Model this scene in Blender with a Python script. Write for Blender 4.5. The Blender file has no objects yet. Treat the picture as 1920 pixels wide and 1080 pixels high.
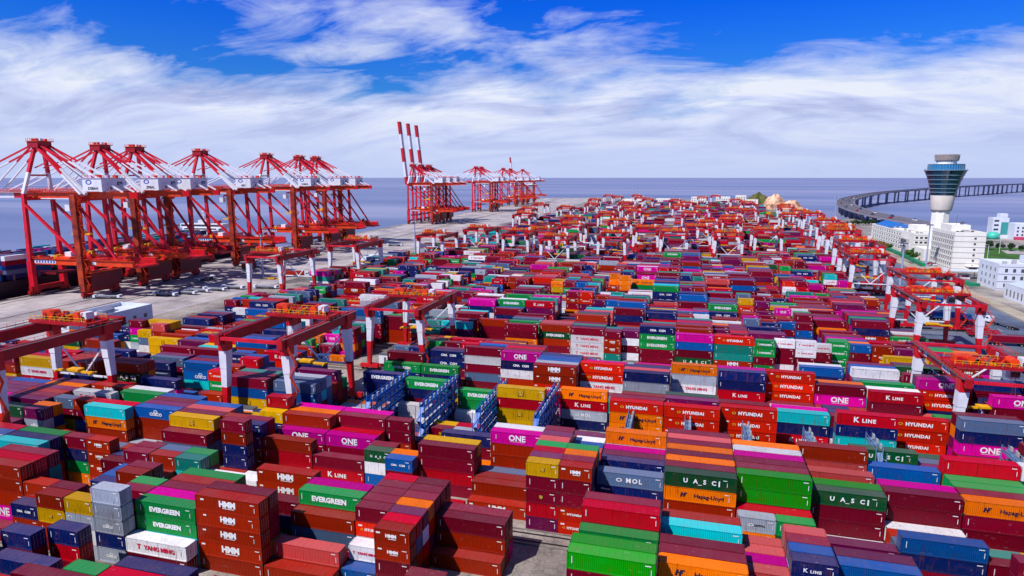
import bpy, bmesh, math, random
import numpy as np
from mathutils import Vector, Matrix
from mathutils.bvhtree import BVHTree
R = math.radians
random.seed(7)
SC = bpy.context.scene
COL = SC.collection

# ---------------------------------------------------------------- camera
CAM_H = 65.0
cd = bpy.data.cameras.new('camera'); cam = bpy.data.objects.new('camera', cd); COL.objects.link(cam)
cam.location = (0, 0, CAM_H)
PITCH = math.atan(208/1200); YAW = math.atan(330/math.hypot(1200, 208))
cam.rotation_euler = (math.pi/2-PITCH, 0, YAW)
cd.sensor_width = 36; cd.lens = 1200/1920*36
cd.clip_start = 1; cd.clip_end = 80000
SC.camera = cam

# ---------------------------------------------------------------- sky, sun, exposure
SUN_EL, SUN_AZ = 50, 218           # azimuth of the sun clockwise from +Y: behind the camera, to the left
sv = Vector((math.sin(R(SUN_AZ))*math.cos(R(SUN_EL)), math.cos(R(SUN_AZ))*math.cos(R(SUN_EL)), math.sin(R(SUN_EL))))
W = bpy.data.worlds.new("World"); SC.world = W; W.use_nodes = True
nt = W.node_tree; N = nt.nodes; Lk = nt.links; N.clear()
def nd(t, **k):
    n = N.new(t)
    for a, b in k.items(): setattr(n, a, b)
    return n
def setin(n, **k):
    for a, b in k.items(): n.inputs[a.replace('_', ' ')].default_value = b
sky = nd('ShaderNodeTexSky', sky_type='NISHITA', sun_disc=False, sun_elevation=R(SUN_EL), sun_rotation=R(SUN_AZ), altitude=60, air_density=1.0, dust_density=1.0, ozone_density=3.0)
tc = nd('ShaderNodeTexCoord'); sx = nd('ShaderNodeSeparateXYZ'); Lk.new(tc.outputs['Generated'], sx.inputs[0])
def wm(op, a, b=None, clamp=False):
    n = nd('ShaderNodeMath', operation=op, use_clamp=clamp)
    for i, v in enumerate((a, b)):
        if v is None: continue
        if isinstance(v, (int, float)): n.inputs[i].default_value = v
        else: Lk.new(v, n.inputs[i])
    return n.outputs[0]
zz = wm('MAXIMUM', sx.outputs['Z'], 0.0)
den = wm('ADD', zz, 0.24)
cx = wm('DIVIDE', sx.outputs['X'], den); cy = wm('DIVIDE', sx.outputs['Y'], den)
cb = nd('ShaderNodeCombineXYZ'); Lk.new(cx, cb.inputs[0]); Lk.new(cy, cb.inputs[1])
def wnoise(scale, detail, rough, loc, rot=0.0, sc=(1, 1, 1), dist=0.0):
    m = nd('ShaderNodeMapping'); m.inputs['Location'].default_value = loc; m.inputs['Rotation'].default_value = (0, 0, rot); m.inputs['Scale'].default_value = sc
    Lk.new(cb.outputs[0], m.inputs[0])
    n = nd('ShaderNodeTexNoise'); setin(n, Scale=scale, Detail=detail, Roughness=rough, Distortion=dist); Lk.new(m.outputs[0], n.inputs['Vector'])
    return n.outputs['Fac']
def wramp(f, pts):
    r = nd('ShaderNodeValToRGB'); e = r.color_ramp.elements
    while len(e) < len(pts): e.new(0.5)
    for el, (p, c) in zip(e, pts): el.position = p; el.color = (*c, 1) if len(c) == 3 else c
    Lk.new(f, r.inputs[0]); return r.outputs[0]
n1 = wnoise(0.9, 10, 0.56, (3.1, 1.7, 0), 0.35, (1.0, 1.3, 1), 0.35)
n2 = wnoise(3.2, 9, 0.62, (7.3, 0.2, 0), 0.3, (0.8, 1.6, 1), 0.8)
mixn = wm('ADD', wm('MULTIPLY', n1, 0.68), wm('MULTIPLY', n2, 0.32))
# more cover low over the sea, broken blue gaps higher up
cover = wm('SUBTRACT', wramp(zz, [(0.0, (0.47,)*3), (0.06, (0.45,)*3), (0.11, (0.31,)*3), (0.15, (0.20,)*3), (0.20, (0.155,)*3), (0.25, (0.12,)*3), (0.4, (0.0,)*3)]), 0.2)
dens = wm('ADD', mixn, cover)
mask = wramp(dens, [(0.45, (0,)*3), (0.53, (0.55,)*3), (0.62, (1,)*3)])
shade = wnoise(1.6, 8, 0.6, (1.1, 5.2, 0), 0.3, (0.8, 1.7, 1), 0.8)
cloudc = wramp(shade, [(0.36, (4.7, 5.3, 8.4)), (0.50, (6.8, 7.5, 10.2)), (0.60, (8.5, 9.0, 10.2))])
low = nd('ShaderNodeMixRGB'); lowf = wramp(zz, [(0.0, (1,)*3), (0.04, (0.70,)*3), (0.10, (0.0,)*3)]); Lk.new(lowf, low.inputs[0]); Lk.new(cloudc, low.inputs[1]); low.inputs[2].default_value = (5.6, 6.5, 9.6, 1)
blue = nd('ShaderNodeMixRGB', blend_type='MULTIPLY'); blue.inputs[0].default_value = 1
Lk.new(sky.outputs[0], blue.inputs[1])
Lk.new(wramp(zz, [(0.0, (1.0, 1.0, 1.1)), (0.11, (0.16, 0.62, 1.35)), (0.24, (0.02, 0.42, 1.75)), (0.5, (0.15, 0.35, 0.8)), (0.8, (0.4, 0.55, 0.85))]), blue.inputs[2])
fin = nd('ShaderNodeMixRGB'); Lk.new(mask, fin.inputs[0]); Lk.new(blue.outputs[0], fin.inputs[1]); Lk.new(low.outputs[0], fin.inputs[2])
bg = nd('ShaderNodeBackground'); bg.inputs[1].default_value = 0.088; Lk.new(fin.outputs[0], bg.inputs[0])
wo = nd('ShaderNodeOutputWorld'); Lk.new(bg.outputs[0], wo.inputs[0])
ld = bpy.data.lights.new('sun', 'SUN'); ld.energy = 4.6; ld.angle = R(0.5); ld.color = (1.0, 0.96, 0.90)
sun = bpy.data.objects.new('sun', ld); COL.objects.link(sun); sun.rotation_euler = sv.to_track_quat('Z', 'Y').to_euler()
SC.view_settings.view_transform = 'Standard'; SC.view_settings.look = 'None'; SC.view_settings.exposure = 0.12; SC.view_settings.gamma = 1
SC.cycles.max_bounces = 5; SC.cycles.diffuse_bounces = 1; SC.cycles.glossy_bounces = 2

# ---------------------------------------------------------------- helpers
def lin(c):
    return tuple((v/255/12.92 if v/255 <= 0.04045 else ((v/255+0.055)/1.055)**2.4) for v in c)
def mat(name, rgb, rough=0.5, metal=0.0, spec=0.4, noise=None, bump=None, coat=0.0):
    """rgb in sRGB 0-255. noise=(scale, amount[, darkrgb]) mottles the paint; bump=(scale, strength)"""
    m = bpy.data.materials.new(name); m.use_nodes = True; t = m.node_tree; b = t.nodes['Principled BSDF']
    c = lin(rgb)
    b.inputs['Base Color'].default_value = (*c, 1); b.inputs['Roughness'].default_value = rough; b.inputs['Metallic'].default_value = metal
    b.inputs['Specular IOR Level'].default_value = spec
    if coat: b.inputs['Coat Weight'].default_value = coat
    if noise:
        tcx = t.nodes.new('ShaderNodeTexCoord'); n = t.nodes.new('ShaderNodeTexNoise'); n.inputs['Scale'].default_value = noise[0]; n.inputs['Detail'].default_value = 6; n.inputs['Roughness'].default_value = 0.65
        t.links.new(tcx.outputs['Object'], n.inputs['Vector'])
        r = t.nodes.new('ShaderNodeValToRGB'); a = noise[1]
        dk = lin(noise[2]) if len(noise) > 2 else tuple(v*(1-a) for v in c)
        r.color_ramp.elements[0].position = 0.34; r.color_ramp.elements[0].color = (*dk, 1)
        r.color_ramp.elements[1].position = 0.62; r.color_ramp.elements[1].color = (*[min(1, v*(1+a*0.35)) for v in c], 1)
        t.links.new(n.outputs['Fac'], r.inputs[0]); t.links.new(r.outputs[0], b.inputs['Base Color'])
    if bump:
        n2 = t.nodes.new('ShaderNodeTexNoise'); n2.inputs['Scale'].default_value = bump[0]; n2.inputs['Detail'].default_value = 5
        tcx = t.nodes.new('ShaderNodeTexCoord'); t.links.new(tcx.outputs['Object'], n2.inputs['Vector'])
        bp = t.nodes.new('ShaderNodeBump'); bp.inputs['Strength'].default_value = bump[1]; t.links.new(n2.outputs['Fac'], bp.inputs['Height']); t.links.new(bp.outputs[0], b.inputs['Normal'])
    return m
class MB:
    def __init__(s): s.v = []; s.f = []; s.m = []
    def add(s, vs, fs, m=0):
        o = len(s.v); s.v += [tuple(p) for p in vs]; s.f += [tuple(i+o for i in f) for f in fs]; s.m += [m]*len(fs)
    def box(s, c, d, m=0, M=None):
        x, y, z = c; a, b, h = d[0]/2, d[1]/2, d[2]/2
        vs = [Vector((x+i*a, y+j*b, z+k*h)) for k in (-1, 1) for j in (-1, 1) for i in (-1, 1)]
        if M is not None: vs = [M @ p for p in vs]
        s.add(vs, [(0, 2, 3, 1), (4, 5, 7, 6), (0, 1, 5, 4), (2, 6, 7, 3), (0, 4, 6, 2), (1, 3, 7, 5)], m)
    def beam(s, p, q, w, h=None, m=0, w2=None, h2=None):
        """rectangular bar from p to q, optionally tapering to w2 x h2"""
        h = h or w; w2 = w2 or w; h2 = h2 or h
        p, q = Vector(p), Vector(q); d = (q-p).normalized()
        up = Vector((0, 0, 1)) if abs(d.z) < 0.9 else Vector((0, 1, 0))
        sd = d.cross(up).normalized(); u = sd.cross(d).normalized()
        vs = [p+sd*i*w/2+u*j*h/2 for i, j in ((-1, -1), (1, -1), (1, 1), (-1, 1))] + [q+sd*i*w2/2+u*j*h2/2 for i, j in ((-1, -1), (1, -1), (1, 1), (-1, 1))]
        s.add(vs, [(3, 2, 1, 0), (4, 5, 6, 7), (0, 1, 5, 4), (1, 2, 6, 5), (2, 3, 7, 6), (3, 0, 4, 7)], m)
    def bands(s, p, q, w, h, cuts, mats, **k):
        p, q = Vector(p), Vector(q); cs = [0]+list(cuts)+[1]
        for a, b, mm in zip(cs, cs[1:], mats): s.beam(p.lerp(q, a), p.lerp(q, b), w, h, mm)
    def cyl(s, p, q, r, m=0, n=10, r2=None):
        r2 = r if r2 is None else r2
        p, q = Vector(p), Vector(q); d = (q-p).normalized(); up = Vector((0, 0, 1)) if abs(d.z) < 0.9 else Vector((0, 1, 0))
        a = d.cross(up).normalized(); b = a.cross(d)
        vs = [c+(a*math.cos(2*math.pi*i/n)+b*math.sin(2*math.pi*i/n))*rr for c, rr in ((p, r), (q, r2)) for i in range(n)]
        fs = [(i, (i+1) % n, n+(i+1) % n, n+i) for i in range(n)] + [tuple(range(n))[::-1], tuple(range(n, 2*n))]
        s.add(vs, fs, m)
    def lathe(s, prof, m=0, n=32, c=(0, 0)):
        vs = [(c[0]+r*math.cos(2*math.pi*i/n), c[1]+r*math.sin(2*math.pi*i/n), z) for r, z in prof for i in range(n)]
        fs = [(k*n+i, k*n+(i+1) % n, (k+1)*n+(i+1) % n, (k+1)*n+i) for k in range(len(prof)-1) for i in range(n)]
        fs += [tuple(range(n))[::-1], tuple(range((len(prof)-1)*n, len(prof)*n))]
        s.add(vs, fs, m)
    def mesh(s, name, mats):
        me = bpy.data.meshes.new(name); me.from_pydata(s.v, [], s.f)
        for m in mats: me.materials.append(m)
        me.polygons.foreach_set('material_index', s.m); me.update(); return me
    def build(s, name, mats, parent=None, smooth=False):
        if not isinstance(mats, (list, tuple)): mats = [mats]
        me = s.mesh(name, mats)
        if smooth:
            me.polygons.foreach_set('use_smooth', [True]*len(me.polygons))
        o = bpy.data.objects.new(name, me); COL.objects.link(o); o.parent = parent; return o
def tag(o, label=None, cat=None, group=None, kind=None):
    for k, v in (('label', label), ('category', cat), ('group', group), ('kind', kind)):
        if v: o[k] = v
    return o
def empty(name, loc, rz=0, label=None, cat=None, group=None):
    o = bpy.data.objects.new(name, None); COL.objects.link(o); o.location = loc; o.rotation_euler = (0, 0, rz); o.empty_display_size = 0.5
    return tag(o, label, cat, group)
def copy_tree(o, parent=None):
    c = o.copy(); COL.objects.link(c); c.parent = parent
    for ch in list(o.children): copy_tree(ch, c)
    return c
def hide_proto(o):
    for ch in list(o.children): hide_proto(ch)
    bpy.data.objects.remove(o)
def to_px(p):
    from_cam = cam_inv @ Vector(p)
    return (960+1200*from_cam.x/-from_cam.z, 540-1200*from_cam.y/-from_cam.z)
cam_inv = (Matrix.Translation(cam.location) @ cam.rotation_euler.to_matrix().to_4x4()).inverted()
_tc = {}
def textmesh(body, size, material, bold=0.02, face='-Y', spacing=1.0):
    """lettering as flat mesh, centred, standing in the XZ plane and read from -Y"""
    key = (body, size, material.name, bold, face, spacing)
    if key in _tc: return _tc[key]
    cu = bpy.data.curves.new('lettering', 'FONT'); cu.body = body; cu.size = size; cu.offset = bold; cu.align_x = 'CENTER'; cu.align_y = 'CENTER'; cu.resolution_u = 2; cu.extrude = 0.012; cu.space_character = spacing
    o = bpy.data.objects.new('lettering', cu); COL.objects.link(o)
    dg = bpy.context.evaluated_depsgraph_get(); me = bpy.data.meshes.new_from_object(o.evaluated_get(dg))
    bpy.data.objects.remove(o); bpy.data.curves.remove(cu)
    Rm = Matrix.Rotation(math.pi/2, 4, 'X')
    if face == '-X': Rm = Matrix.Rotation(-math.pi/2, 4, 'Z') @ Rm
    me.transform(Rm); me.materials.clear(); me.materials.append(material); me.name = 'lettering'
    _tc[key] = me; return me

# ---------------------------------------------------------------- the setting: sea, land, roads
def sheet(name, pts, z, m, label=None, depth=0.0):
    bm = bmesh.new(); vs = [bm.verts.new((x, y, z)) for x, y in pts]; f = bm.faces.new(vs)
    if f.normal.z < 0: f.normal_flip()
    bm.normal_update()
    if f.normal.z < 0: bmesh.ops.reverse_faces(bm, faces=[f])
    if depth:
        r = bmesh.ops.extrude_face_region(bm, geom=[f]); 
        for v in [g for g in r['geom'] if isinstance(g, bmesh.types.BMVert)]: v.co.z += 0
        for v in vs: v.co.z -= depth
        bmesh.ops.recalc_face_normals(bm, faces=bm.faces)
    bmesh.ops.triangulate(bm, faces=bm.faces)
    me = bpy.data.meshes.new(name); bm.to_mesh(me); bm.free(); me.materials.append(m)
    o = bpy.data.objects.new(name, me); COL.objects.link(o); return tag(o, label, None, None, 'structure')
def node_mat(name):
    m = bpy.data.materials.new(name); m.use_nodes = True; return m, m.node_tree, m.node_tree.nodes['Principled BSDF']
def tn(t, kind, **k):
    n = t.nodes.new(kind)
    for a, b in k.items():
        if a in ('operation', 'blend_type', 'feature', 'wave_type', 'bands_direction', 'attribute_name', 'use_clamp', 'distance'): setattr(n, a, b)
        else: n.inputs[a.replace('_', ' ')].default_value = b
    return n
def ramp(t, f, pts):
    r = t.nodes.new('ShaderNodeValToRGB'); e = r.color_ramp.elements
    while len(e) < len(pts): e.new(0.5)
    for el, (p, c) in zip(e, pts): el.position = p; el.color = (*c, 1)
    t.links.new(f, r.inputs[0]); return r.outputs[0]
def mapped(t, scale=(1, 1, 1), rot=0):
    c = t.nodes.new('ShaderNodeTexCoord'); m = t.nodes.new('ShaderNodeMapping'); m.inputs['Scale'].default_value = scale; m.inputs['Rotation'].default_value = (0, 0, rot)
    t.links.new(c.outputs['Object'], m.inputs[0]); return m.outputs[0]
# sea water
msea, t, b = node_mat('sea_water')
n = tn(t, 'ShaderNodeTexNoise', Scale=1.0, Detail=5, Roughness=0.55); t.links.new(mapped(t, (0.0004, 0.0022, 1), 0.25), n.inputs['Vector'])
t.links.new(ramp(t, n.outputs['Fac'], [(0.36, lin((104, 116, 156))), (0.5, lin((126, 134, 170))), (0.64, lin((150, 152, 182)))]), b.inputs['Base Color'])
b.inputs['Roughness'].default_value = 0.38; b.inputs['IOR'].default_value = 1.33; b.inputs['Specular IOR Level'].default_value = 0.25
nb = tn(t, 'ShaderNodeTexNoise', Scale=1.0, Detail=4); t.links.new(mapped(t, (0.05, 0.16, 1), 0.3), nb.inputs['Vector'])
bp = tn(t, 'ShaderNodeBump', Strength=0.25, Distance=1.0); t.links.new(nb.outputs['Fac'], bp.inputs['Height']); t.links.new(bp.outputs[0], b.inputs['Normal'])
sea = sheet('sea', [(-45000, -3000), (45000, -3000), (45000, 60000), (-45000, 60000)], -3.0, msea, 'calm lavender blue sea reaching the horizon')
# concrete yard
def concrete(name, light, mid, dark, crack=0.35, stripe=0.0, rough=0.6):
    m, t, b = node_mat(name)
    a = tn(t, 'ShaderNodeTexNoise', Scale=0.035, Detail=7, Roughness=0.62); v = mapped(t); t.links.new(v, a.inputs['Vector'])
    c1 = ramp(t, a.outputs['Fac'], [(0.36, lin(dark)), (0.5, lin(mid)), (0.62, lin(light))])
    w = tn(t, 'ShaderNodeTexNoise', Scale=0.35, Detail=6, Roughness=0.7); t.links.new(mapped(t, (1, 0.35, 1), 0.1), w.inputs['Vector'])
    c2 = ramp(t, w.outputs['Fac'], [(0.33, (0.35,)*3), (0.5, (0.9,)*3), (1, (1.05,)*3)])
    mx = tn(t, 'ShaderNodeMixRGB', blend_type='MULTIPLY', Fac=0.55); t.links.new(c1, mx.inputs[1]); t.links.new(c2, mx.inputs[2])
    vo = t.nodes.new('ShaderNodeTexVoronoi'); vo.feature = 'DISTANCE_TO_EDGE'; vo.inputs['Scale'].default_value = 0.55; 
    wv = tn(t, 'ShaderNodeTexNoise', Scale=0.6, Detail=3); t.links.new(v, wv.inputs['Vector'])
    ad = tn(t, 'ShaderNodeMixRGB', blend_type='ADD', Fac=0.9); t.links.new(v, ad.inputs[1]); t.links.new(wv.outputs['Color'], ad.inputs[2]); t.links.new(ad.outputs[0], vo.inputs['Vector'])
    c3 = ramp(t, vo.outputs['Distance'], [(0.0, (1-crack,)*3), (0.05, (1,)*3)])
    m2 = tn(t, 'ShaderNodeMixRGB', blend_type='MULTIPLY', Fac=1.0); t.links.new(mx.outputs[0], m2.inputs[1]); t.links.new(c3, m2.inputs[2])
    t.links.new(m2.outputs[0], b.inputs['Base Color']); b.inputs['Roughness'].default_value = rough
    return m
mconc = concrete('yard_concrete', (186, 176, 168), (158, 148, 142), (104, 96, 96), 0.45)
mapron = concrete('apron_concrete', (204, 194, 194), (186, 176, 178), (150, 140, 146), 0.05)
masph = concrete('asphalt', (112, 122, 142), (98, 108, 130), (74, 82, 104), 0.05)
mverge = mat('beige_verge', (176, 164, 146), 0.8, noise=(0.05, 0.3))
mdark = mat('rail_dark', (34, 30, 34), 0.6)
myel = mat('road_yellow', (210, 160, 30), 0.6); mline = mat('road_white', (215, 215, 220), 0.6)
def qx(y): return -338-0.05*y
land = [(qx(-200), -200), (qx(2000), 2000), (-240, 2080), (-60, 2060), (60, 1900), (120, 1560), (235, 1520), (240, 1420), (190, 1260), (160, 1120), (180, 1010), (250, 1120), (300, 1100), (285, 900), (330, 850), (520, 880), (1500, 900), (1500, -200)]
sheet('ground', land, 0.0, mconc, 'pale cracked concrete of the container yard', depth=6.0)
sheet('quay_apron', [(qx(-150)+4, -150), (qx(1990)+4, 1990), (-262, 1990), (-248, 700), (-238, -150)], 0.006, mapron, 'pale concrete quay apron with dark streaks')
sheet('road', [(113, -150), (113, 180), (88, 215), (88, 430), (100, 560), (113, 700), (116, 1120), (168, 1120), (176, 880), (160, 560), (150, 300), (146, -150)], 0.006, masph, 'blue grey asphalt road along the yard')
sheet('verge', [(146, -150), (150, 300), (160, 560), (176, 880), (182, 880), (167, 560), (158, 300), (155, -150)], 0.012, mverge, 'beige verge beside the asphalt road')
mb = MB()
for off, w in ((-1.2, 0.3),):
    pts = [(146, -150), (150, 300), (160, 560), (176, 880)]
    for (x0, y0), (x1, y1) in zip(pts, pts[1:]): mb.beam((x0+off, y0, 0.02), (x1+off, y1, 0.02), w, 0.02, 0)
for y in range(0, 1000, 12): mb.beam((131+y*0.006, y, 0.02), (131+y*0.006, y+5, 0.02), 0.22, 0.02, 1)
tag(mb.build('road_marking', [myel, mline]), 'yellow edge line and white dashes on the asphalt road', None, None, 'structure')
# quay edge: kerb, fender strip and crane rails
mb = MB()
for y in range(-150, 1990, 60): mb.beam((qx(y)+0.8, y, 0.15), (qx(y+60)+0.8, y+60, 0.15), 1.6, 0.5, 0)
tag(mb.build('quay_kerb', [mat('kerb_beige', (196, 178, 158), 0.8, noise=(0.2, 0.3))]), 'raised beige kerb along the quay edge', None, None, 'structure')
mb = MB()
for y in range(-150, 1990, 60):
    for o, w in ((9, 0.9), (43.5, 0.9), (62, 1.2), (66, 1.2)): mb.beam((qx(y)+o, y, 0.03), (qx(y+60)+o, y+60, 0.03), w, 0.03, 0)
tag(mb.build('quay_rail', [mdark]), 'dark crane rails set in the quay apron', None, None, 'structure')
mb = MB()
for y in range(-100, 1900, 30):
    for o_, w, m_, ln in ((50.5, 0.3, 0, 30), (56, 0.25, 1, 14), (74, 0.3, 0, 30), (82, 0.25, 1, 14), (90, 0.25, 1, 14), (98, 0.3, 0, 30)): mb.beam((qx(y)+o_, y, 0.02), (qx(y+ln)+o_, y+ln, 0.02), w, 0.02, m_)
tag(mb.build('apron_marking', [mat('worn_yellow', (176, 150, 90), 0.7, noise=(0.4, 0.4)), mat('worn_white', (204, 200, 200), 0.7, noise=(0.4, 0.3))]), 'worn yellow and white lane lines on the quay apron', None, None, 'structure')
# yard rails in the lanes between blocks (block k starts at 78.5+29(k-1))
mb = MB()
NB = 50
for k in range(0, NB):
    yc = 78.5+29*(k-1)+23.4+2.8
    for o in (-1.2, 1.2): mb.box((-56, yc+o, 0.05), (345, 0.35, 0.10), 0)
    for o in (-2.35, 2.3): mb.box((-56, yc+o, 0.1), (345, 0.25, 0.2), 1)
tag(mb.build('yard_rail', [mdark, mat('rail_kerb', (120, 112, 108), 0.8, noise=(0.4, 0.4))]), 'steel crane rails and low kerbs in the lanes between container blocks', None, None, 'structure')
# grass area and green strip on the right
mgrass = mat('grass', (62, 104, 30), 0.9, noise=(0.08, 0.45), bump=(3, 0.4))
sheet('grass', [(208, 470), (206, 600), (225, 700), (330, 690), (620, 640), (620, 420), (232, 440)], 0.02, mgrass, 'green lawn behind the white buildings')
sheet('path', [(268, 640), (560, 560), (560, 590), (276, 672)], 0.03, mapron, 'pale path crossing the lawn')
mgreen = mat('green_net', (24, 132, 96), 0.7, noise=(0.1, 0.35))
mb = MB()
pts = [(190, 885), (180, 700), (174, 575), (170, 530)]
for (x0, y0), (x1, y1) in zip(pts, pts[1:]): mb.beam((x0, y0, 1.2), (x1, y1, 1.2), 3.0, 2.4, 0)
tag(mb.build('hedge', [mgreen]), 'long straight green screened fence beside the asphalt road', 'fence')
mb = MB()
pts = [(162, 478), (166, 455), (170, 440)]
for (x0, y0), (x1, y1) in zip(pts, pts[1:]): mb.beam((x0, y0, 0.9), (x1, y1, 0.9), 6, 1.8, 0)
tag(mb.build('hedge', [mgreen]), 'short green screened fence in front of the tall white office block', 'fence')
# rocky island at the far end of the yard
mrock, t, b = node_mat('rock')
n = tn(t, 'ShaderNodeTexNoise', Scale=0.05, Detail=8, Roughness=0.7); t.links.new(mapped(t), n.inputs['Vector'])
t.links.new(ramp(t, n.outputs['Fac'], [(0.38, lin((120, 84, 66))), (0.5, lin((214, 168, 136))), (0.62, lin((236, 196, 168)))]), b.inputs['Base Color']); b.inputs['Roughness'].default_value = 0.9
mscrub = mat('scrub', (66, 84, 36), 0.95, noise=(0.05, 0.5, (120, 96, 60)), bump=(0.2, 0.6))
def hill(name, c, rx, ry, h, m, label, seed, p=2.0):
    rnd = random.Random(seed); n = 26; vs = []; fs = []
    ph = [rnd.uniform(0, 6.28) for _ in range(6)]
    for i in range(n+1):
        r = i/n
        for a in range(40):
            th = a*2*math.pi/40
            k = 1+0.16*math.sin(2*th+ph[0])+0.1*math.sin(5*th+ph[1])
            z = h*(1-r**p)*(1+0.14*math.sin(7*r+ph[2])*math.cos(3*th+ph[3])) + (rnd.uniform(-1, 1)*h*0.05 if 0 < i < n else 0)
            vs.append((c[0]+rx*r*k*math.cos(th), c[1]+ry*r*k*math.sin(th), max(z, -4) if i < n else -3.6))
    for i in range(n):
        for a in range(40): fs.append((i*40+a, i*40+(a+1) % 40, (i+1)*40+(a+1) % 40, (i+1)*40+a))
    me = bpy.data.meshes.new(name); me.from_pydata(vs, [], fs); me.materials.append(m); me.update()
    o = bpy.data.objects.new(name, me); COL.objects.link(o); return tag(o, label, None, None, 'structure')
hill('hill', (150, 1500), 34, 50, 29, mscrub, 'scrub covered hill at the far end of the yard', 1, 1.7)
hill('rock', (178, 1445), 26, 36, 27, mrock, 'peach coloured bare rock beside the far hill', 2, 2.4)
hill('rock', (206, 1425), 22, 24, 17, mrock, 'low peach coloured rock at the water below the far hill', 3, 2.2)
sheet('grass', [(150, 1110), (175, 1130), (172, 1300), (140, 1300)], 0.03, mgrass, 'small bright green slope below the far hill')

# ---------------------------------------------------------------- containers
PAL = {'M': (118, 16, 40), 'B': (150, 44, 30), 'K': (160, 38, 14), 'R': (186, 8, 32), 'H': (208, 40, 26), 'P': (206, 18, 146), 'Z': (196, 92, 92),
 'G': (0, 140, 66), 'D': (0, 74, 40), 'L': (14, 146, 24), 'T': (34, 132, 122), 'C': (58, 190, 196), 'N': (14, 34, 92), 'U': (18, 84, 156),
 'S': (84, 106, 138), 'X': (160, 168, 184), 'W': (228, 226, 232), 'Y': (214, 164, 40), 'O': (240, 116, 12), 'V': (104, 28, 74), 'Q': (70, 96, 92)}
CNAME = {'M': 'maroon', 'B': 'brown', 'K': 'brick', 'R': 'crimson', 'H': 'red', 'P': 'magenta', 'Z': 'pink', 'G': 'green', 'D': 'dark green', 'L': 'lime',
 'T': 'teal', 'C': 'cyan', 'N': 'navy', 'U': 'blue', 'S': 'slate', 'X': 'grey', 'W': 'white', 'Y': 'yellow', 'O': 'orange', 'V': 'plum', 'Q': 'grey green'}
def paint(name, c):
    m, t, b = node_mat('paint_'+name)
    def mapped(t, scale=(1, 1, 1)):
        co = t.nodes.new('ShaderNodeTexCoord'); oo = t.nodes.new('ShaderNodeObjectInfo'); ml = t.nodes.new('ShaderNodeVectorMath'); ml.operation = 'ADD'
        t.links.new(co.outputs['Object'], ml.inputs[0]); t.links.new(oo.outputs['Location'], ml.inputs[1])
        mp_ = t.nodes.new('ShaderNodeMapping'); mp_.inputs['Scale'].default_value = scale; t.links.new(ml.outputs[0], mp_.inputs[0]); return mp_.outputs[0]
    n = tn(t, 'ShaderNodeTexNoise', Scale=0.45, Detail=7, Roughness=0.7); t.links.new(mapped(t, (0.6, 0.6, 1.2)), n.inputs['Vector'])
    oi = t.nodes.new('ShaderNodeObjectInfo')
    if c is None:
        at = t.nodes.new('ShaderNodeAttribute'); at.attribute_name = 'Col'; src = at.outputs['Color']
    else:
        rg = t.nodes.new('ShaderNodeRGB'); rg.outputs[0].default_value = (*c, 1); src = rg.outputs[0]
    dirt = tn(t, 'ShaderNodeMixRGB', blend_type='MIX'); f = ramp(t, n.outputs['Fac'], [(0.44, (0.0,)*3), (0.8, (0.30,)*3)]); t.links.new(f, dirt.inputs[0]); t.links.new(src, dirt.inputs[1]); dirt.inputs[2].default_value = (*lin((112, 88, 80)), 1)
    st = tn(t, 'ShaderNodeTexNoise', Scale=1.0, Detail=4, Roughness=0.6); t.links.new(mapped(t, (2.6, 2.6, 0.28)), st.inputs['Vector'])
    rust = tn(t, 'ShaderNodeMixRGB', blend_type='MIX'); t.links.new(ramp(t, st.outputs['Fac'], [(0.56, (0.0,)*3), (0.72, (0.62,)*3)]), rust.inputs[0]); t.links.new(dirt.outputs[0], rust.inputs[1]); rust.inputs[2].default_value = (*lin((96, 52, 38)), 1)
    sc = tn(t, 'ShaderNodeTexNoise', Scale=2.2, Detail=3, Roughness=0.5); t.links.new(mapped(t, (0.5, 1, 1)), sc.inputs['Vector'])
    pale = tn(t, 'ShaderNodeMixRGB', blend_type='MIX'); t.links.new(ramp(t, sc.outputs['Fac'], [(0.66, (0.0,)*3), (0.74, (0.18,)*3)]), pale.inputs[0]); t.links.new(rust.outputs[0], pale.inputs[1]); pale.inputs[2].default_value = (*lin((190, 168, 168)), 1)
    dirt = pale
    # fade and scuffs of the roof: dust lying on upward faces
    ge = t.nodes.new('ShaderNodeNewGeometry'); sp = t.nodes.new('ShaderNodeSeparateXYZ'); t.links.new(ge.outputs['Normal'], sp.inputs[0])
    up = tn(t, 'ShaderNodeMath', operation='MULTIPLY'); up.inputs[1].default_value = 0.12; up.use_clamp = True; t.links.new(sp.outputs['Z'], up.inputs[0])
    dust = tn(t, 'ShaderNodeMixRGB', blend_type='MIX'); t.links.new(up.outputs[0], dust.inputs[0]); t.links.new(dirt.outputs[0], dust.inputs[1]); dust.inputs[2].default_value = (*lin((176, 150, 160)), 1)
    hs = t.nodes.new('ShaderNodeHueSaturation'); hs.inputs['Saturation'].default_value = 1.12; t.links.new(dust.outputs[0], hs.inputs['Color'])
    vr = t.nodes.new('ShaderNodeMapRange'); vr.inputs['To Min'].default_value = 0.68; vr.inputs['To Max'].default_value = 1.22; t.links.new(oi.outputs['Random'], vr.inputs['Value'])
    if c is not None: t.links.new(vr.outputs[0], hs.inputs['Value'])
    t.links.new(hs.outputs[0], b.inputs['Base Color']); b.inputs['Roughness'].default_value = 0.42; b.inputs['Specular IOR Level'].default_value = 0.22
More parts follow.
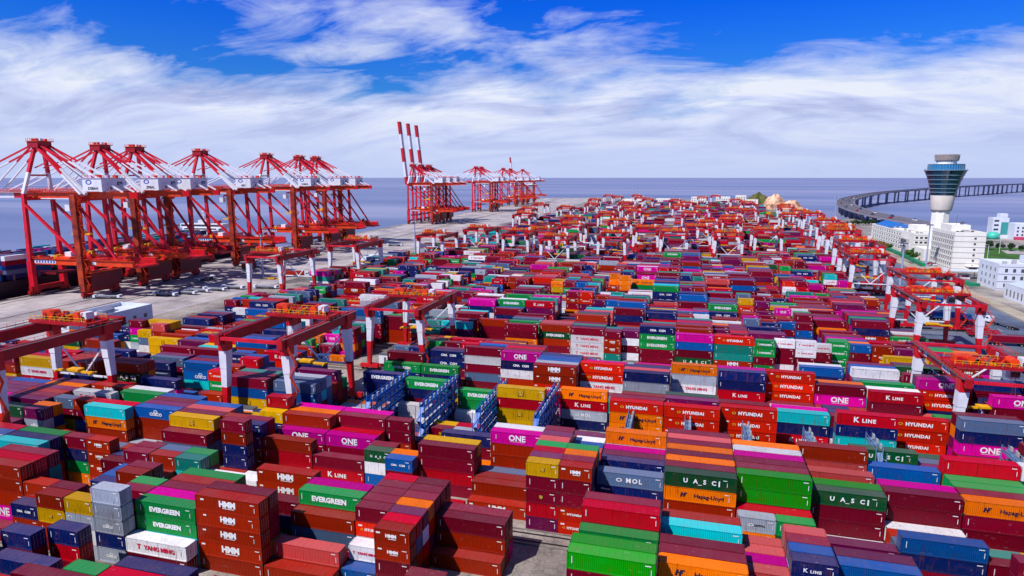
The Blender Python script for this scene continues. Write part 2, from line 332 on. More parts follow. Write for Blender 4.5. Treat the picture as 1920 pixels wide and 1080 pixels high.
    if c is None:
        # corrugation of the far containers: ribs along x on the long sides
        w = t.nodes.new('ShaderNodeTexWave'); w.wave_type = 'BANDS'; w.bands_direction = 'X'; w.inputs['Scale'].default_value = 0.55; t.links.new(mapped(t), w.inputs['Vector'])
        bp = tn(t, 'ShaderNodeBump', Strength=0.35, Distance=0.05); t.links.new(w.outputs['Fac'], bp.inputs['Height']); t.links.new(bp.outputs[0], b.inputs['Normal'])
    return m
PM = {k: paint(CNAME[k].replace(' ', '_'), lin(v)) for k, v in PAL.items()}
mmass = paint('mixed', None)
mwhite = mat('marking_white', (236, 236, 240), 0.5); mink = mat('marking_ink', (30, 26, 60), 0.5); mgold = mat('marking_gold', (214, 168, 50), 0.5); mbk = mat('marking_black', (40, 34, 24), 0.5)
mpink = mat('marking_red', (214, 30, 70), 0.5); mcast = mat('corner_casting', (70, 60, 60), 0.6, noise=(3, 0.4)); mrod = mat('lock_rod', (170, 150, 150), 0.4, 0.6)
TH = 2.7; CW = 2.44; CH = 2.62
def container_mesh(L):
    """origin at the front left bottom corner; long side along +x, depth +y"""
    mb = MB(); g = 0.045
    pit = 0.28; n = int((L-0.36)/pit); pit = (L-0.36)/n
    for y, s in ((g, 1), (CW-g, -1)):         # corrugated long sides
        xs = []
        for i in range(n):
            x0 = 0.18+i*pit
            xs += [(x0, 0), (x0+pit*0.28, 0), (x0+pit*0.5, 0.036), (x0+pit*0.78, 0.036)]
        xs.append((L-0.18, 0))
        vs = [(x, y+s*d, z) for x, d in xs for z in (0.16, CH-0.1)]
        fs = [((2*i, 2*i+2, 2*i+3, 2*i+1) if s == 1 else (2*i+1, 2*i+3, 2*i+2, 2*i)) for i in range(len(xs)-1)]
        mb.add(vs, fs)
    for sx_, x in ((1, 0.05), (-1, L-0.05)):     # end walls
        nn = 8; p = (CW-0.32)/nn; ys = []
        for i in range(nn):
            y0 = 0.16+i*p; ys += [(y0, 0), (y0+p*0.3, 0), (y0+p*0.5, 0.035), (y0+p*0.8, 0.035)]
        ys.append((CW-0.16, 0))
        vs = [(x+sx_*d, yy, z) for yy, d in ys for z in (0.16, CH-0.1)]
        fs = [((2*i+1, 2*i+3, 2*i+2, 2*i) if sx_ == 1 else (2*i, 2*i+2, 2*i+3, 2*i+1)) for i in range(len(ys)-1)]
        mb.add(vs, fs)
    nr = int(L/1.1)                                # roof panels with shallow ribs
    for i in range(nr):
        x0 = 0.1+i*(L-0.2)/nr; x1 = 0.1+(i+1)*(L-0.2)/nr
        z = CH-0.035
        mb.add([(x0, 0.06, z), (x1-0.16, 0.06, z), (x1-0.16, CW-0.06, z), (x0, CW-0.06, z)], [(0, 1, 2, 3)])
        mb.add([(x1-0.16, 0.06, z), (x1-0.08, 0.06, z+0.03), (x1-0.08, CW-0.06, z+0.03), (x1-0.16, CW-0.06, z)], [(0, 1, 2, 3)])
        mb.add([(x1-0.08, 0.06, z+0.03), (x1, 0.06, z), (x1, CW-0.06, z), (x1-0.08, CW-0.06, z+0.03)], [(0, 1, 2, 3)])
    for y in (0.04, CW-0.04):
        mb.box((L/2, y, CH-0.05), (L-0.36, 0.08, 0.1)); mb.box((L/2, y, 0.08), (L-0.36, 0.08, 0.16))
    for x in (0.04, L-0.04):
        mb.box((x, CW/2, CH-0.05), (0.08, CW-0.34, 0.1)); mb.box((x, CW/2, 0.08), (0.08, CW-0.34, 0.16))
    mb.box((L/2, CW/2, 0.1), (L-0.2, CW-0.2, 0.04))
    for x in (0.09, L-0.09):
        for y in (0.085, CW-0.085):
            mb.box((x, y, CH/2), (0.17, 0.16, CH-0.26))
            for z in (0.065, CH-0.065): mb.box((x, y, z), (0.18, 0.17, 0.13), 1)
    return mb
CMESH = {40: container_mesh(12.19).mesh('shipping_container', [PM['M'], mcast]), 20: container_mesh(6.06).mesh('shipping_container', [PM['M'], mcast])}
def door_mesh(s):
    mb = MB(); mb.box((0.03, 0, 1.3), (0.05, 1.05, 2.3))
    for z in (0.5, 1.05, 1.6, 2.15): mb.box((0.062, 0, z), (0.014, 0.98, 0.28))
    for y in (-0.26, 0.26): mb.cyl((0.095, y, 0.2), (0.095, y, 2.42), 0.028, 1, 6)
    for y in (-0.26, 0.26): mb.box((0.10, y+0.1, 1.2), (0.03, 0.24, 0.05), 1)
    return mb.mesh('door', [PM['M'], mrod])
DMESH = door_mesh(1)
def logo_l(s=1.0):
    mb = MB()      # two slanted strokes and a bar, standing in XZ
    for dx in (0, 0.62):
        mb.add([(dx-0.5, 0, -0.55), (dx-0.15, 0, -0.55), (dx+0.12, 0, 0.55), (dx-0.23, 0, 0.55)], [(0, 1, 2, 3)])
    mb.add([(-0.4, -0.002, -0.1), (0.75, -0.002, -0.1), (0.8, -0.002, 0.14), (-0.33, -0.002, 0.14)], [(0, 1, 2, 3)])
    mb.add([(0.4, -0.004, 0.3), (1.05, -0.004, 0.3), (1.1, -0.004, 0.55), (0.45, -0.004, 0.55)], [(0, 1, 2, 3)])
    mb.v = [(x*s, y, z*s) for x, y, z in mb.v]
    return mb.mesh('m', [mink])
def merge(parts, name):
    """parts: (mesh, dx, dz); one lettering mesh"""
    bm = bmesh.new(); mats = []
    for me, dx, dz in parts:
        c = me.copy(); c.transform(Matrix.Translation((dx, 0, dz)))
        mi = c.materials[0]
        if mi not in mats: mats.append(mi)
        k = len(bm.faces); bm.from_mesh(c); bm.faces.ensure_lookup_table()
        for f in bm.faces[k:]: f.material_index = mats.index(mi)
        bpy.data.meshes.remove(c)
    me = bpy.data.meshes.new(name); bm.to_mesh(me); bm.free()
    for m in mats: me.materials.append(m)
    return me
def shift(me, dx, dy):
    c = me.copy(); c.transform(Matrix.Translation((dx, dy, 0))); return c
def quad(w, h, m): q = MB(); q.add([(-w/2, 0, -h/2), (w/2, 0, -h/2), (w/2, 0, h/2), (-w/2, 0, h/2)], [(0, 1, 2, 3)]); return q.mesh('m', [m])
def ring(r, m, fill=False):
    q = MB(); n = 16
    vs = [(rr*1.5*math.cos(2*math.pi*i/n), 0, rr*math.sin(2*math.pi*i/n)) for rr in (r, r*0.62) for i in range(n)]
    q.add(vs, [(i, (i+1) % n, n+(i+1) % n, n+i) for i in range(n)]); return q.mesh('m', [m])
def mark_mesh(code, L):
    big = L == 40; s = 0.88 if big else 0.48; hx = 6.1 if big else 3.03
    T = lambda b, z, m=mwhite, bold=0.03, sp=1.0: textmesh(b, z*s, m, bold*s, '-Y', sp)
    P = []
    if code == 'o': P = [(T('ONE', 2.3, bold=0.06), 0, 0.1), (quad(4.2*s, 0.07, mwhite), 0, -0.85*s)]
    elif code == 'h': P = [(T('HMM', 1.7, bold=0.10), 0, 0.25), (quad(2.8*s, 0.12, mwhite), 0.2, -0.55*s)]
    elif code == 'e': P = [(T('EVERGREEN', 1.45, bold=0.07), 0, 0)]
    elif code == 'k': P = [(T('K', 1.9, bold=0.05), -2.4*s, 0), (T('LINE', 1.35, bold=0.05, sp=1.2), 0.5*s, -0.1)]
    elif code == 'l': P = [(logo_l(s), -3.9*s, 0), (T('Hapag-Lloyd', 1.3, mink, 0.02), 1.9*s, -0.05)]
    elif code == 'u': P = [(T('U', 1.5, bold=.05), -3.2*s, 0), (T('A', 1.5, bold=.05), -0.9*s, 0), (T('S', 1.5, bold=.05), 1.2*s, 0), (T('C', 1.5, bold=.05), 3.3*s, 0), (quad(0.32*s, 1.4*s, mwhite), 4.5*s, 0), (quad(0.9*s, 0.12, mwhite), 0.1, -0.8*s)]
    elif code == 'y': P = [(T('YANG MING', 1.35, mpink, 0.05), 0.9*s, 0), (quad(0.3*s, 1.0*s, mpink), -4.2*s, -0.05), (quad(1.0*s, 0.26*s, mpink), -4.2*s, 0.5*s)]
    elif code == 'n': P = [(T('HYUNDAI', 1.3, bold=0.06, sp=1.12), 0.3*s, 0), (ring(0.36*s, mgold), -4.0*s, 0)]
    elif code == 'm': P = [(quad(1.5*s, 1.6*s, mbk), 0, 0), (shift(T('m', 1.7, mgold, 0.07), 0, -0.02), 0, 0.42*s), (shift(T('sc', 1.15, mgold, 0.07), 0, -0.02), 0, -0.35*s)]
    elif code == 's': P = [(T('COSCO', 1.3, mink if False else mwhite, 0.05), 0, -0.35*s), (ring(0.5*s, mwhite), 0, 0.55*s)]
    elif code == 'c': P = [(T('CAPITAL', 1.0, mbk, 0.03), 0.3, 0), (ring(0.3, mwhite), -2.1*s, 0)]
    elif code == 'b': P = [(T('CMA', 1.25, bold=.05), -1.9*s, 0), (T('CGM', 1.25, bold=.05), 1.9*s, 0)]
    elif code == 'p': P = [(T('MOL', 1.4, mwhite, 0.05, 1.3), 0.9*s, 0), (ring(0.42*s, mwhite), -2.2*s, 0)]
    elif code == 'x': P = [(quad(1.4*s, 0.9*s, mwhite), 0, 0)]
    elif code == 'a': P = [(quad(1.5*s, 0.16, mwhite), -hx+1.6*s+0.3, 0.62)]
    if code in ('', 'o', 'e', 'x'): P.append((quad(0.10, 1.1, mwhite), -hx+0.75, 0.15))
    P.append((quad(0.8, 0.14, mwhite), hx-1.0, 0.85)); P.append((quad(0.09, 0.9, mwhite), hx-0.55, -0.1))
    if code and code in 'nha': P.append((quad(0.7, 0.3, mwhite), -hx+0.85, 0.7))
    return merge(P, 'lettering')
MARKS = {}
def get_mark(c, L):
    if (c, L) not in MARKS: MARKS[c, L] = mark_mesh(c, L)
    return MARKS[c, L]
MARKTXT = {'o': 'large white lettering', 'h': 'boxy white lettering', 'e': 'long white lettering', 'k': 'white lettering', 'l': 'dark emblem', 'u': 'spaced white letters',
 'y': 'red lettering', 'n': 'ringed lettering', 'm': 'dark badge', 's': 'ring and lettering', 'c': 'small black lettering', 'b': 'paired white lettering', 'p': 'white ring', 'x': 'white panel', 'a': 'corner code', '': ''}
LAY = """
1 0 -14 40 2 Wy M |
0 6 -16 40 3 N | R
0 6 -12 40 4 N |
0 5 -13 20 4 G |
0 4 -14 40 4 M |
0 5 -12 40 4 R |
0 7 -16 20 4 Na M P |
0 8 -15 20 4 N R M |
1 1 -20 40 5 B K K Po Po | R M
1 0 -17 20 4 B Ym B M | M
1 0 -16 20 4 Y Xa W Xa |
1 0 -15 20 5 X X Xs N Xs |
1 4 -17 20 3 Na N | U U M
1 1 -14 40 4 Ge Ge C C | P M
1 2 -15 20 4 M Ol Ol M | G
1 4 -16 20 4 B B | M
1 7 -17 20 4 M M | M
1 7 -16 20 4 B B | S
1 6 -16 20 3 B B | P
1 4 -14 40 4 B B | G
1 7 -15 20 4 T C | G
1 1 -12 40 5 Kh Kh Kh Kh K | M
1 1 -10 40 1 K |
1 2 -10 40 2 Z K |
1 4 -10 40 3 B S |
1 5 -12 40 3 M Na De |
1 7 -12 40 4 Kh Kh K K |
1 5 -10 40 4 Ge B | P
1 2 -8 20 1 U |
1 3 -8 20 2 Wy U |
1 4 -8 20 4 M Hn W U | M M M R S
1 2 -7 20 4 Kh Kh M M | R V O M C
1 7 -7 20 4 M M M | M
1 5 -6 40 1 B |
1 6 -6 40 3 M B B | M
2 1 -6 40 1 Kh | B
2 2 -6 40 2 B B | B
1 1 -2 40 5 L M | L
1 5 -2 40 4 Ge G | L
1 6 -2 40 5 R M P | M
1 3 0 40 4 Ol M | M
1 5 0 40 4 M M |
1 7 0 40 4 C M | B
1 5 2 20 3 Z M | P Z Z U M M M
1 5 3 20 4 Nk N | U M Z G
2 0 3 20 3 Ge D |
1 7 4 40 3 U N | V N P T
2 0 6 40 3 U N M |
1 0 -19 20 1 M |
1 6 -22 40 4 C N |
1 7 -22 40 4 Na N | G
1 8 -20 20 4 M N G O |
1 8 -19 20 4 Kh Kh Kh K |
2 1 -24 20 4 V Xs | O
2 4 -24 20 4 S M Yx |
2 3 -22 40 4 C Ol B | R
2 4 -20 40 4 Us B B | V M U
2 2 -18 40 3 M S |
2 3 -18 40 4 Ym M | M
2 5 -18 40 4 Z B | U
2 1 -15 20 5 M B N N |
2 3 -15 20 4 N V | M
2 6 -15 20 4 Ym Na R |
2 7 -15 20 5 R M |
2 3 -14 40 3 B R R |
2 5 -14 40 3 Po M | B
2 5 -12 40 3 Po M | R
2 6 -14 40 4 B B | O P
2 7 -12 40 4 M M R | P
2 3 -12 40 2 M Rk |
2 3 -10 20 3 Du W U | M
2 2 -9 20 3 Ub M R | O
2 7 -10 20 4 M M |
2 8 -10 40 2 V M |
2 3 -8 40 4 M M R M | Y
2 7 -6 40 4 Po B B | W
2 8 -8 40 3 N M |
3 0 -8 20 2 Mm M |
2 0 -4 20 5 Ym M Mm R V | V R G Z V M
2 0 -3 20 5 Kh M M Hn Hn | M O G
2 5 -3 20 4 Z B | U W
2 2 -2 40 4 Sp Na N |
2 4 -2 40 4 N S | V
2 6 -2 40 4 Po V |
2 7 -2 40 5 Ol W |
2 1 0 40 5 Du Ol B | M O M
2 5 0 40 5 Ol V | M Z M V
2 2 2 40 5 L L | M
2 4 2 40 5 M V | P W O
2 6 4 40 4 Z B |
2 8 4 40 5 B Z |
2 3 4 40 4 Du M M | L
2 4 6 40 4 M M | P
2 8 6 40 4 U N | V
3 0 6 40 4 Du D |
2 8 8 40 5 R B |
2 4 8 40 4 Ol M M | M G G L D
2 8 10 40 5 W D | G
3 8 -12 40 4 Ne N N | G
3 7 -10 40 4 Ge N |
4 4 -12 40 3 Ge N |
4 4 -14 40 3 Ge N |
3 8 -10 40 3 B R |
3 8 -8 40 3 Ge G | N
3 5 -10 40 2 W W |
3 7 -8 40 1 W |
3 4 -6 40 5 Ym R Ym Y N |
3 8 -4 40 4 Ol Rk Xp N |
3 3 -2 40 5 Hn Ol Ol | M
3 3 0 40 5 Hn Hn Hn | Z N
3 4 2 40 5 Hn Hn Hn | S
3 7 4 40 4 C N Rk | P
3 5 6 40 5 Rk N C | P O
3 8 8 40 4 Hn Hn Hn | N
3 6 10 40 5 S N Po | M
3 4 0 40 3 W W |
3 5 2 40 3 W W |
3 6 6 40 2 W W |
4 7 -12 40 4 Nb Nb M | V
4 6 -10 40 5 M W M S M |
4 5 -8 40 5 Po Nb Wb K |
4 1 -6 40 5 Kh Kh Hn |
4 3 -4 40 5 Hn Hn Wy |
4 1 -2 40 5 N X | Z N
4 5 0 40 5 Ol X Wy |
4 4 2 40 5 N N Rk | P
4 5 4 40 5 Hn Hn Hn |
4 5 6 40 4 M Po | O
4 4 8 40 4 Rk M | W
4 6 10 40 5 Po Hn Hn | V
4 2 12 40 5 Po M |
5 4 6 40 3 U N | W
3 6 -20 40 4 U Us C | M
4 7 -32 20 4 Nb Nb W | T
4 6 -30 20 4 Ym S W | M
6 2 -8 40 4 B De K M | Z Z
6 1 -6 40 4 M Wy Wy Wy | N T V
6 0 -4 20 4 M Kh Kh T | V T
6 1 -3 20 4 V W M W | V
6 0 -2 40 5 Nb Ge Ge M M | M
5 8 0 40 5 P U M Du K | T
5 8 2 40 5 Hn T T Kh | O
5 7 4 20 5 Ge Ge M G |
5 8 5 20 5 Wy M M W |
5 8 6 20 5 Wy Wy M |
6 0 7 20 4 Wy M M |
6 2 8 20 4 Ge Ge Ge Ge | G
6 1 9 20 4 U M | O
7 0 10 40 5 M N |
7 8 10 40 4 M N | M
6 1 -18 40 4 M M K K |
6 3 -12 40 4 B M M |
"""
WEIGHTS = (('M', 14), ('B', 7), ('K', 3), ('R', 4), ('N', 6), ('U', 3), ('S', 3), ('G', 3), ('D', 1), ('T', 2), ('C', 1), ('W', 4), ('X', 3), ('O', 2), ('Y', 2), ('P', 2), ('Z', 2), ('V', 4), ('H', 2))
WT = ''.join(letter*n for letter, n in WEIGHTS)
MK = {'P': 'o', 'K': 'h', 'G': 'e', 'R': 'k', 'O': 'l', 'D': 'u', 'H': 'n', 'Y': 'm', 'W': 'y', 'N': 'b', 'X': 'c'}
def bx(k, j):
    if k == 3: return (-1.6+12.45*j-1.3) if j >= -1 else (-29.6-14.2*(-2-j))
    if k == 4: return -1.6+12.45*j-0.5
    return -1.6+12.45*j
def row_y(k, r): return 78.5+29*(k-1)+2.62*r
def slot_x(k, q): return bx(k, q//2)+(q % 2)*6.13
rnd = random.Random(11)
grid = {}        # (k,r,slot) -> stack index ; a 40 ft stack covers two slots
stacks = []      # dict(k,r,q,L,codes bottom->top, vis)
def put(k, r, q, L, codes, vis):
    cells = [(k, r, q)] + ([(k, r, q+1)] if L == 40 else [])
    if any(c in grid for c in cells): return False
    for c in cells: grid[c] = len(stacks)
    stacks.append(dict(k=k, r=r, q=q, L=L, codes=codes, vis=vis)); return True
CLEAR = [(-104, -90, 150, 163), (-107, -90, 163, 192), (-113, -96, 188, 219), (-122, -112, 176, 190), (-95, -88, 108, 116), (-75, -69, 112, 122)]
def rcode(p=0.35, wt=WT):
    c = rnd.choice(wt); return c+(MK[c] if c in MK and rnd.random() < p else '')
for e in LAY.strip().split('\n'):
    a, _, ch = e.partition('|'); f = a.split(); k, r, q, L, n = map(int, f[:5]); top = f[5:]
    while len(top) < n: top.append(rcode())
    put(k, r, q, L, top[:n][::-1], min(n, len(f)-5))
chains = []
for e in LAY.strip().split('\n'):
    a, _, ch = e.partition('|'); f = a.split(); k, r, q, L, n = map(int, f[:5])
    for i, c in enumerate(ch.split()):
        if r+1+i > 8: break
        if not put(k, r+1+i, q, L, ([c]+[rcode() for _ in range(n-1)])[::-1], 1): break
# racks of the refrigerated block keep these slots free
RACKS = [(-73.6, 8), (-59.4, 8), (-45.2, 8), (-31.0, 8), (-10.3, 3), (2.4, 3), (14.8, 3), (27.3, 3), (39.7, 3), (64.6, 3)]
for (x, nr) in RACKS:
    if x > -16:
        for q in range(-2, 14):
            if slot_x(3, q) < x < slot_x(3, q)+6.1:
                for r in range(nr): grid[(3, r, q)] = -1
for x in range(-18, -1, 2):      # the open lane in the front of the nearest block
    pass
for k, r0, r1, q0, q1 in ((1, 2, 8, -4, -3), (1, 0, 8, -5, -5)):
    for r in range(r0, r1+1):
        for q in range(q0, q1+1): grid.setdefault((k, r, q), -1)
LEGS = [(-114, 134, 6), (-96, 134, 6), (-96, 163, 0), (-114, 163, 8), (-101.6, 192, 3), (-83.5, 192, 4), (-98, 221, 4), (-84, 221, 6), (61, 163, 4), (61, 192, 9), (85, 192, 7), (79, 250, 8)]
def ylimit(k, r, q):
    """highest fill that does not cover what the photo shows behind it"""
    y = row_y(k, r)+CW; lim = 5; xq = slot_x(k, q)+3
    for s in stacks:
        ys = row_y(s['k'], s['r'])
        if ys <= y or ys-y > 62 or not s['vis'] or s.get('fill'): continue
        xs = slot_x(s['k'], s['q']); d = ys-y
        xa = xq*ys/y                                     # where the sight line past this stack meets the row behind
        if xs-5 < xa < xs+(12 if s['L'] == 40 else 6)+2:
            n = len(s['codes']); zl = (n-s['vis']+0.15)*TH
            if s['vis'] == 1 and n > 1: zl = (n-1+0.6)*TH
            z = zl+(CAM_H-zl)*d/ys
            lim = min(lim, int(z/TH))
    for x, ly, zl in LEGS:
        d = ly-y
        if 0 < d < 45 and abs(xq*ly/y-x) < 7: lim = min(lim, int((zl+(CAM_H-zl)*d/ly)/TH))
    return max(lim, 0)
man = list(stacks)
XL, XR = -18, 8
for k in range(0, NB):
    j0, j1 = (-12, 5) if k == 0 else (-13, 6) if k == 1 else (-16, 8) if k == 2 else (XL, XR)
    if k == 4: j0 = -17
    if k > 4: j0 = -16
    if k in (6, 7, 8): j0 = -15
    if 5 <= k <= 12: j1 = 6
    if 12 < k <= 20: j1 = 7
    if k > 20: j0, j1 = -16+int((k-20)*0.1), 8+int((k-20)*0.12)
    for j in range(j0, j1+1):
        base = rnd.choice((4, 5, 5, 5, 4, 3)) if k > 2 else 4
        if k > 14: base = rnd.choice((4, 4, 3, 3, 4, 2, 5))
        if k > 4 and rnd.random() < 0.05: base = 2
        bay20 = rnd.random() < 0.28
        wt = WT+('M'*8+'V'*5+'K'+'B'+'R'*2+'P' if j > -5 and k > 4 else 'N'*6+'U'*4+'Y'*2 if j < -9 and 2 < k < 8 else 'M'*2+'V')
        run = None
        for r in range(9):
            for q in ((2*j,) if not bay20 else (2*j, 2*j+1)):
                L = 20 if bay20 else 40
                if any(a-3 < slot_x(k, q)+(6 if L == 40 else 3) < b_+3 and c_ <= row_y(k, r) <= d_ for a, b_, c_, d_ in CLEAR): continue
                if (k, r, q) in grid or (L == 40 and (k, r, q+1) in grid):
                    if L == 40:       # try to fit short ones beside a placed short stack
                        for qq in (q, q+1):
                            if (k, r, qq) not in grid:
                                h = min(ylimit(k, r, qq), base)
                                if h > 0: put(k, r, qq, 20, [rcode(wt=wt) for _ in range(h)], 0); stacks[-1]['fill'] = 1
                    continue
                h = max(0, base-(rnd.random() < 0.35)-(rnd.random() < 0.15)*2-(3 if k > 3 and r < 2 and rnd.random() < 0.22 else 0))
                if k <= 6: h = min(h, ylimit(k, r, q))
                if k == 3 and -6 <= j <= -2 and r < 8: h = min(h, 2)
                if h <= 0: continue
                cs = []
                if run is None or rnd.random() < 0.45: run = rcode(0.6, wt)
                for _ in range(h): cs.append(run if rnd.random() < 0.38 else rcode(0.4, wt))
                put(k, r, q, L, cs, 0); stacks[-1]['fill'] = 1
# every container of every stack
recs = []
hgt = {}
for i, s in enumerate(stacks):
    for c in ((s['q'], s['q']+1) if s['L'] == 40 else (s['q'],)): hgt[s['k'], s['r'], c] = len(s['codes'])
for i, s in enumerate(stacks):
    k, r, q = s['k'], s['r'], s['q']; n = len(s['codes'])
    x = slot_x(k, q)+(0.0 if s['L'] == 40 else 0.03); y = row_y(k, r)
    for t_, c in enumerate(s['codes']):
        hid = k > 6 and 0 < r < 8 and t_ < n-2 and hgt.get((k, r-1, q), 0) > t_+1
        if hid: continue
        recs.append((x, y, t_*TH, 12.19 if s['L'] == 40 else 6.06, c, i, t_))
# the 300 that show largest from the photograph's viewpoint are objects of their own
near = [i for i, a in enumerate(recs) if a[1] < 330]
bv = []; bf = []
for i in near:
    x, y, z, L = recs[i][:4]; o = len(bv)
    bv += [(x+a*L, y+b_*CW, z+c*CH) for c in (0, 1) for b_ in (0, 1) for a in (0, 1)]
    bf += [tuple(o+v for v in f) for f in ((0, 2, 3, 1), (4, 5, 7, 6), (0, 1, 5, 4), (2, 6, 7, 3), (0, 4, 6, 2), (1, 3, 7, 5))]
tree = BVHTree.FromPolygons(bv, bf)
cnt = {}; cen = {}
RM = cam.rotation_euler.to_matrix()
for py in range(330, 1080, 5):
    for px in range(2, 1920, 5):
        d = RM @ Vector(((px-960)/1200, (540-py)/1200, -1)); h = tree.ray_cast(cam.location, d.normalized())
        if h[2] is not None:
            i = near[h[2]//6]; cnt[i] = cnt.get(i, 0)+1
            c = cen.setdefault(i, [0, 0]); c[0] += px; c[1] += py
order = sorted(cnt, key=lambda i: -cnt[i])[:300]
order.sort(key=lambda i: recs[i][0])
solo = set(order)
posmap = {(recs[i][5], recs[i][6]): i for i in range(len(recs))}
# labels
def where(i):
    x, y = cen[i][0]/cnt[i], cen[i][1]/cnt[i]
    col = ('far left', 'centre left', 'middle', 'centre right', 'far right')[min(4, int(x/384))]
    row = 'far back' if y < 690 else 'middle distance' if y < 800 else 'foreground' if y < 930 else 'front edge'
    return col, row
ORD = ['topmost', 'second from top', 'third from top', 'fourth from top', 'lowest']
NTH = ['leftmost', 'second from left', 'third from left', 'fourth from left', 'fifth from left', 'sixth from left', 'seventh from left', 'eighth from left', 'ninth from left', 'tenth from left', 'eleventh from left', 'twelfth from left', 'thirteenth from left', 'fourteenth from left']
def basic(i):
    x, y, z, L, c, si, t_ = recs[i]; s = stacks[si]; n = len(s['codes'])
    return ('short ' if L < 7 else 'long ')+CNAME[c[0]]+' container'+((' with '+MARKTXT[c[1:]]) if c[1:] else '')
def tier(i):
    s = stacks[recs[i][5]]; return ORD[min(4, len(s['codes'])-1-recs[i][6])]
def belowabove(i):
    s = stacks[recs[i][5]]; t_ = recs[i][6]; n = len(s['codes'])
    if t_ < n-1: return 'under '+CNAME[s['codes'][t_+1][0]]
    if t_ > 0: return 'on top of '+CNAME[s['codes'][t_-1][0]]
    return 'alone on the ground'
def nthfmt(g):
    g = sorted(g, key=lambda i: cen[i][0]/cnt[i]); return {i: k for k, i in enumerate(g)}
lab = {i: basic(i) for i in order}
steps = [belowabove, lambda i: where(i)[0], lambda i: where(i)[1]]
for st in steps:
    by = {}
    for i in order: by.setdefault(lab[i], []).append(i)
    for l, g in by.items():
        if True:
            for i in g:
                w = st(i)
                if len((lab[i]+' '+w).split()) <= 16: lab[i] = lab[i]+(', ' if st is not steps[0] else ' ')+w
by = {}
for i in order: by.setdefault(lab[i], []).append(i)
for l, g in by.items():
    if len(g) > 1:
        kk = nthfmt(g)
        for i in g:
            w = NTH[min(kk[i], 11)]
            if len((lab[i]+' '+w).split()) > 16: lab[i] = lab[i].replace('container ', '')
            lab[i] = w+' '+lab[i]
    assert True
print('dup labels', len(lab)-len(set(lab.values())), [v for v in lab.values() if len(v.split()) > 16][:4])
for i in order:
    x, y, z, L, c, si, t_ = recs[i]; LL = 40 if L > 7 else 20
    o = bpy.data.objects.new('shipping_container', CMESH[LL]); COL.objects.link(o); o.location = (x, y, z)
    o.material_slots[0].link = 'OBJECT'; o.material_slots[0].material = PM[c[0]]
    tag(o, lab[i], 'container', 'stacked shipping containers')
    if cnt[i] > 8 and x < 40:
        for s_ in (-1, 1):
            d = bpy.data.objects.new('door', DMESH); COL.objects.link(d); d.parent = o
            if x+L < 3: d.location = (L-0.015, CW/2+s_*0.545, 0.02)
            else: d.location = (0.015, CW/2+s_*0.545, 0.02); d.rotation_euler = (0, 0, math.pi)
            d.material_slots[0].link = 'OBJECT'; d.material_slots[0].material = PM[c[0]]
    me = get_mark(c[1:], LL)
    d = bpy.data.objects.new('lettering', me); COL.objects.link(d); d.parent = o; d.location = (L/2+((i*37) % 11-5)*0.03*(c[1:] != ''), 0.0, CH/2); k_ = (0.84, 0.92, 1.0, 0.88)[i % 4] if c[1:] else 1.0; d.scale = (k_ if LL == 40 else 1, 1, k_)
# everything else: one mass
V = []; F = []; CA = []; HS = []
base_f = np.array([(0, 1, 5, 4), (2, 6, 7, 3), (4, 5, 7, 6), (0, 4, 6, 2), (1, 3, 7, 5)])
rest = [a for i, a in enumerate(recs) if i not in solo]
nR = len(rest)
P0 = np.array([(a[0], a[1], a[2]) for a in rest]); Ls = np.array([a[3] for a in rest])
corn = np.array([(i, j_, l) for l in (0, 1) for j_ in (0, 1) for i in (0, 1)], float)
VV = P0[:, None, :]+corn[None]*np.stack([Ls, np.full(nR, CW), np.full(nR, CH)], 1)[:, None, :]
FF = (base_f[None]+8*np.arange(nR)[:, None, None]).reshape(-1, 4)
cc = np.array([lin(PAL[a[4][0]]) for a in rest]); jit = np.random.RandomState(3).uniform(0.78, 1.22, (nR, 1)); cc = np.clip(cc*jit, 0, 1)
VL = VV.reshape(-1, 3); nV0 = len(VL)
CC = np.repeat(cc, 5, axis=0)
exv = []; exf = []; exc = []; o = nV0
front = {}
for a in rest:      # lettering of the nearer rest
    x, y, z, L, c, si, t_ = a
    if y > 520 : continue
    s = stacks[si]
    if hgt.get((s['k'], s['r']-1, s['q']), 0) > t_ and s['r'] > 0: continue
    me = get_mark(c[1:], 40 if L > 7 else 20)
    if len(me.vertices) > 900 and y > 380: continue
    exv += [(v.co.x+x+L/2, v.co.y+y-0.012, v.co.z+z+CH/2) for v in me.vertices]
    wc = [m.diffuse_color[:3] if False else m for m in me.materials]
    for p in me.polygons:
        exf.append(tuple(o+v for v in p.vertices)); nm = wc[p.material_index].name
        exc.append({'marking_white': (0.82, 0.82, 0.85), 'marking_ink': lin((30, 26, 60)), 'marking_gold': lin((214, 168, 50)), 'marking_black': lin((40, 34, 24)), 'marking_red': lin((214, 30, 70))}[nm])
    o += len(me.vertices)
me = bpy.data.meshes.new('container_mass')
allv = VL.tolist()+exv
me.from_pydata(allv, [], FF.tolist()+exf); me.materials.append(mmass)
at = me.attributes.new('Col', 'FLOAT_COLOR', 'FACE')
cols = np.ones((len(me.polygons), 4), np.float32); cols[:len(CC), :3] = CC
if exc: cols[len(CC):, :3] = np.array(exc)
at.data.foreach_set('color', cols.ravel()); me.update()
o = bpy.data.objects.new('container_mass', me); COL.objects.link(o)
tag(o, 'thousands more stacked containers in many colours filling the yard behind', 'containers', 'stacked shipping containers', 'stuff')
print('containers', len(recs), 'solo', len(order), 'mass verts', len(allv))

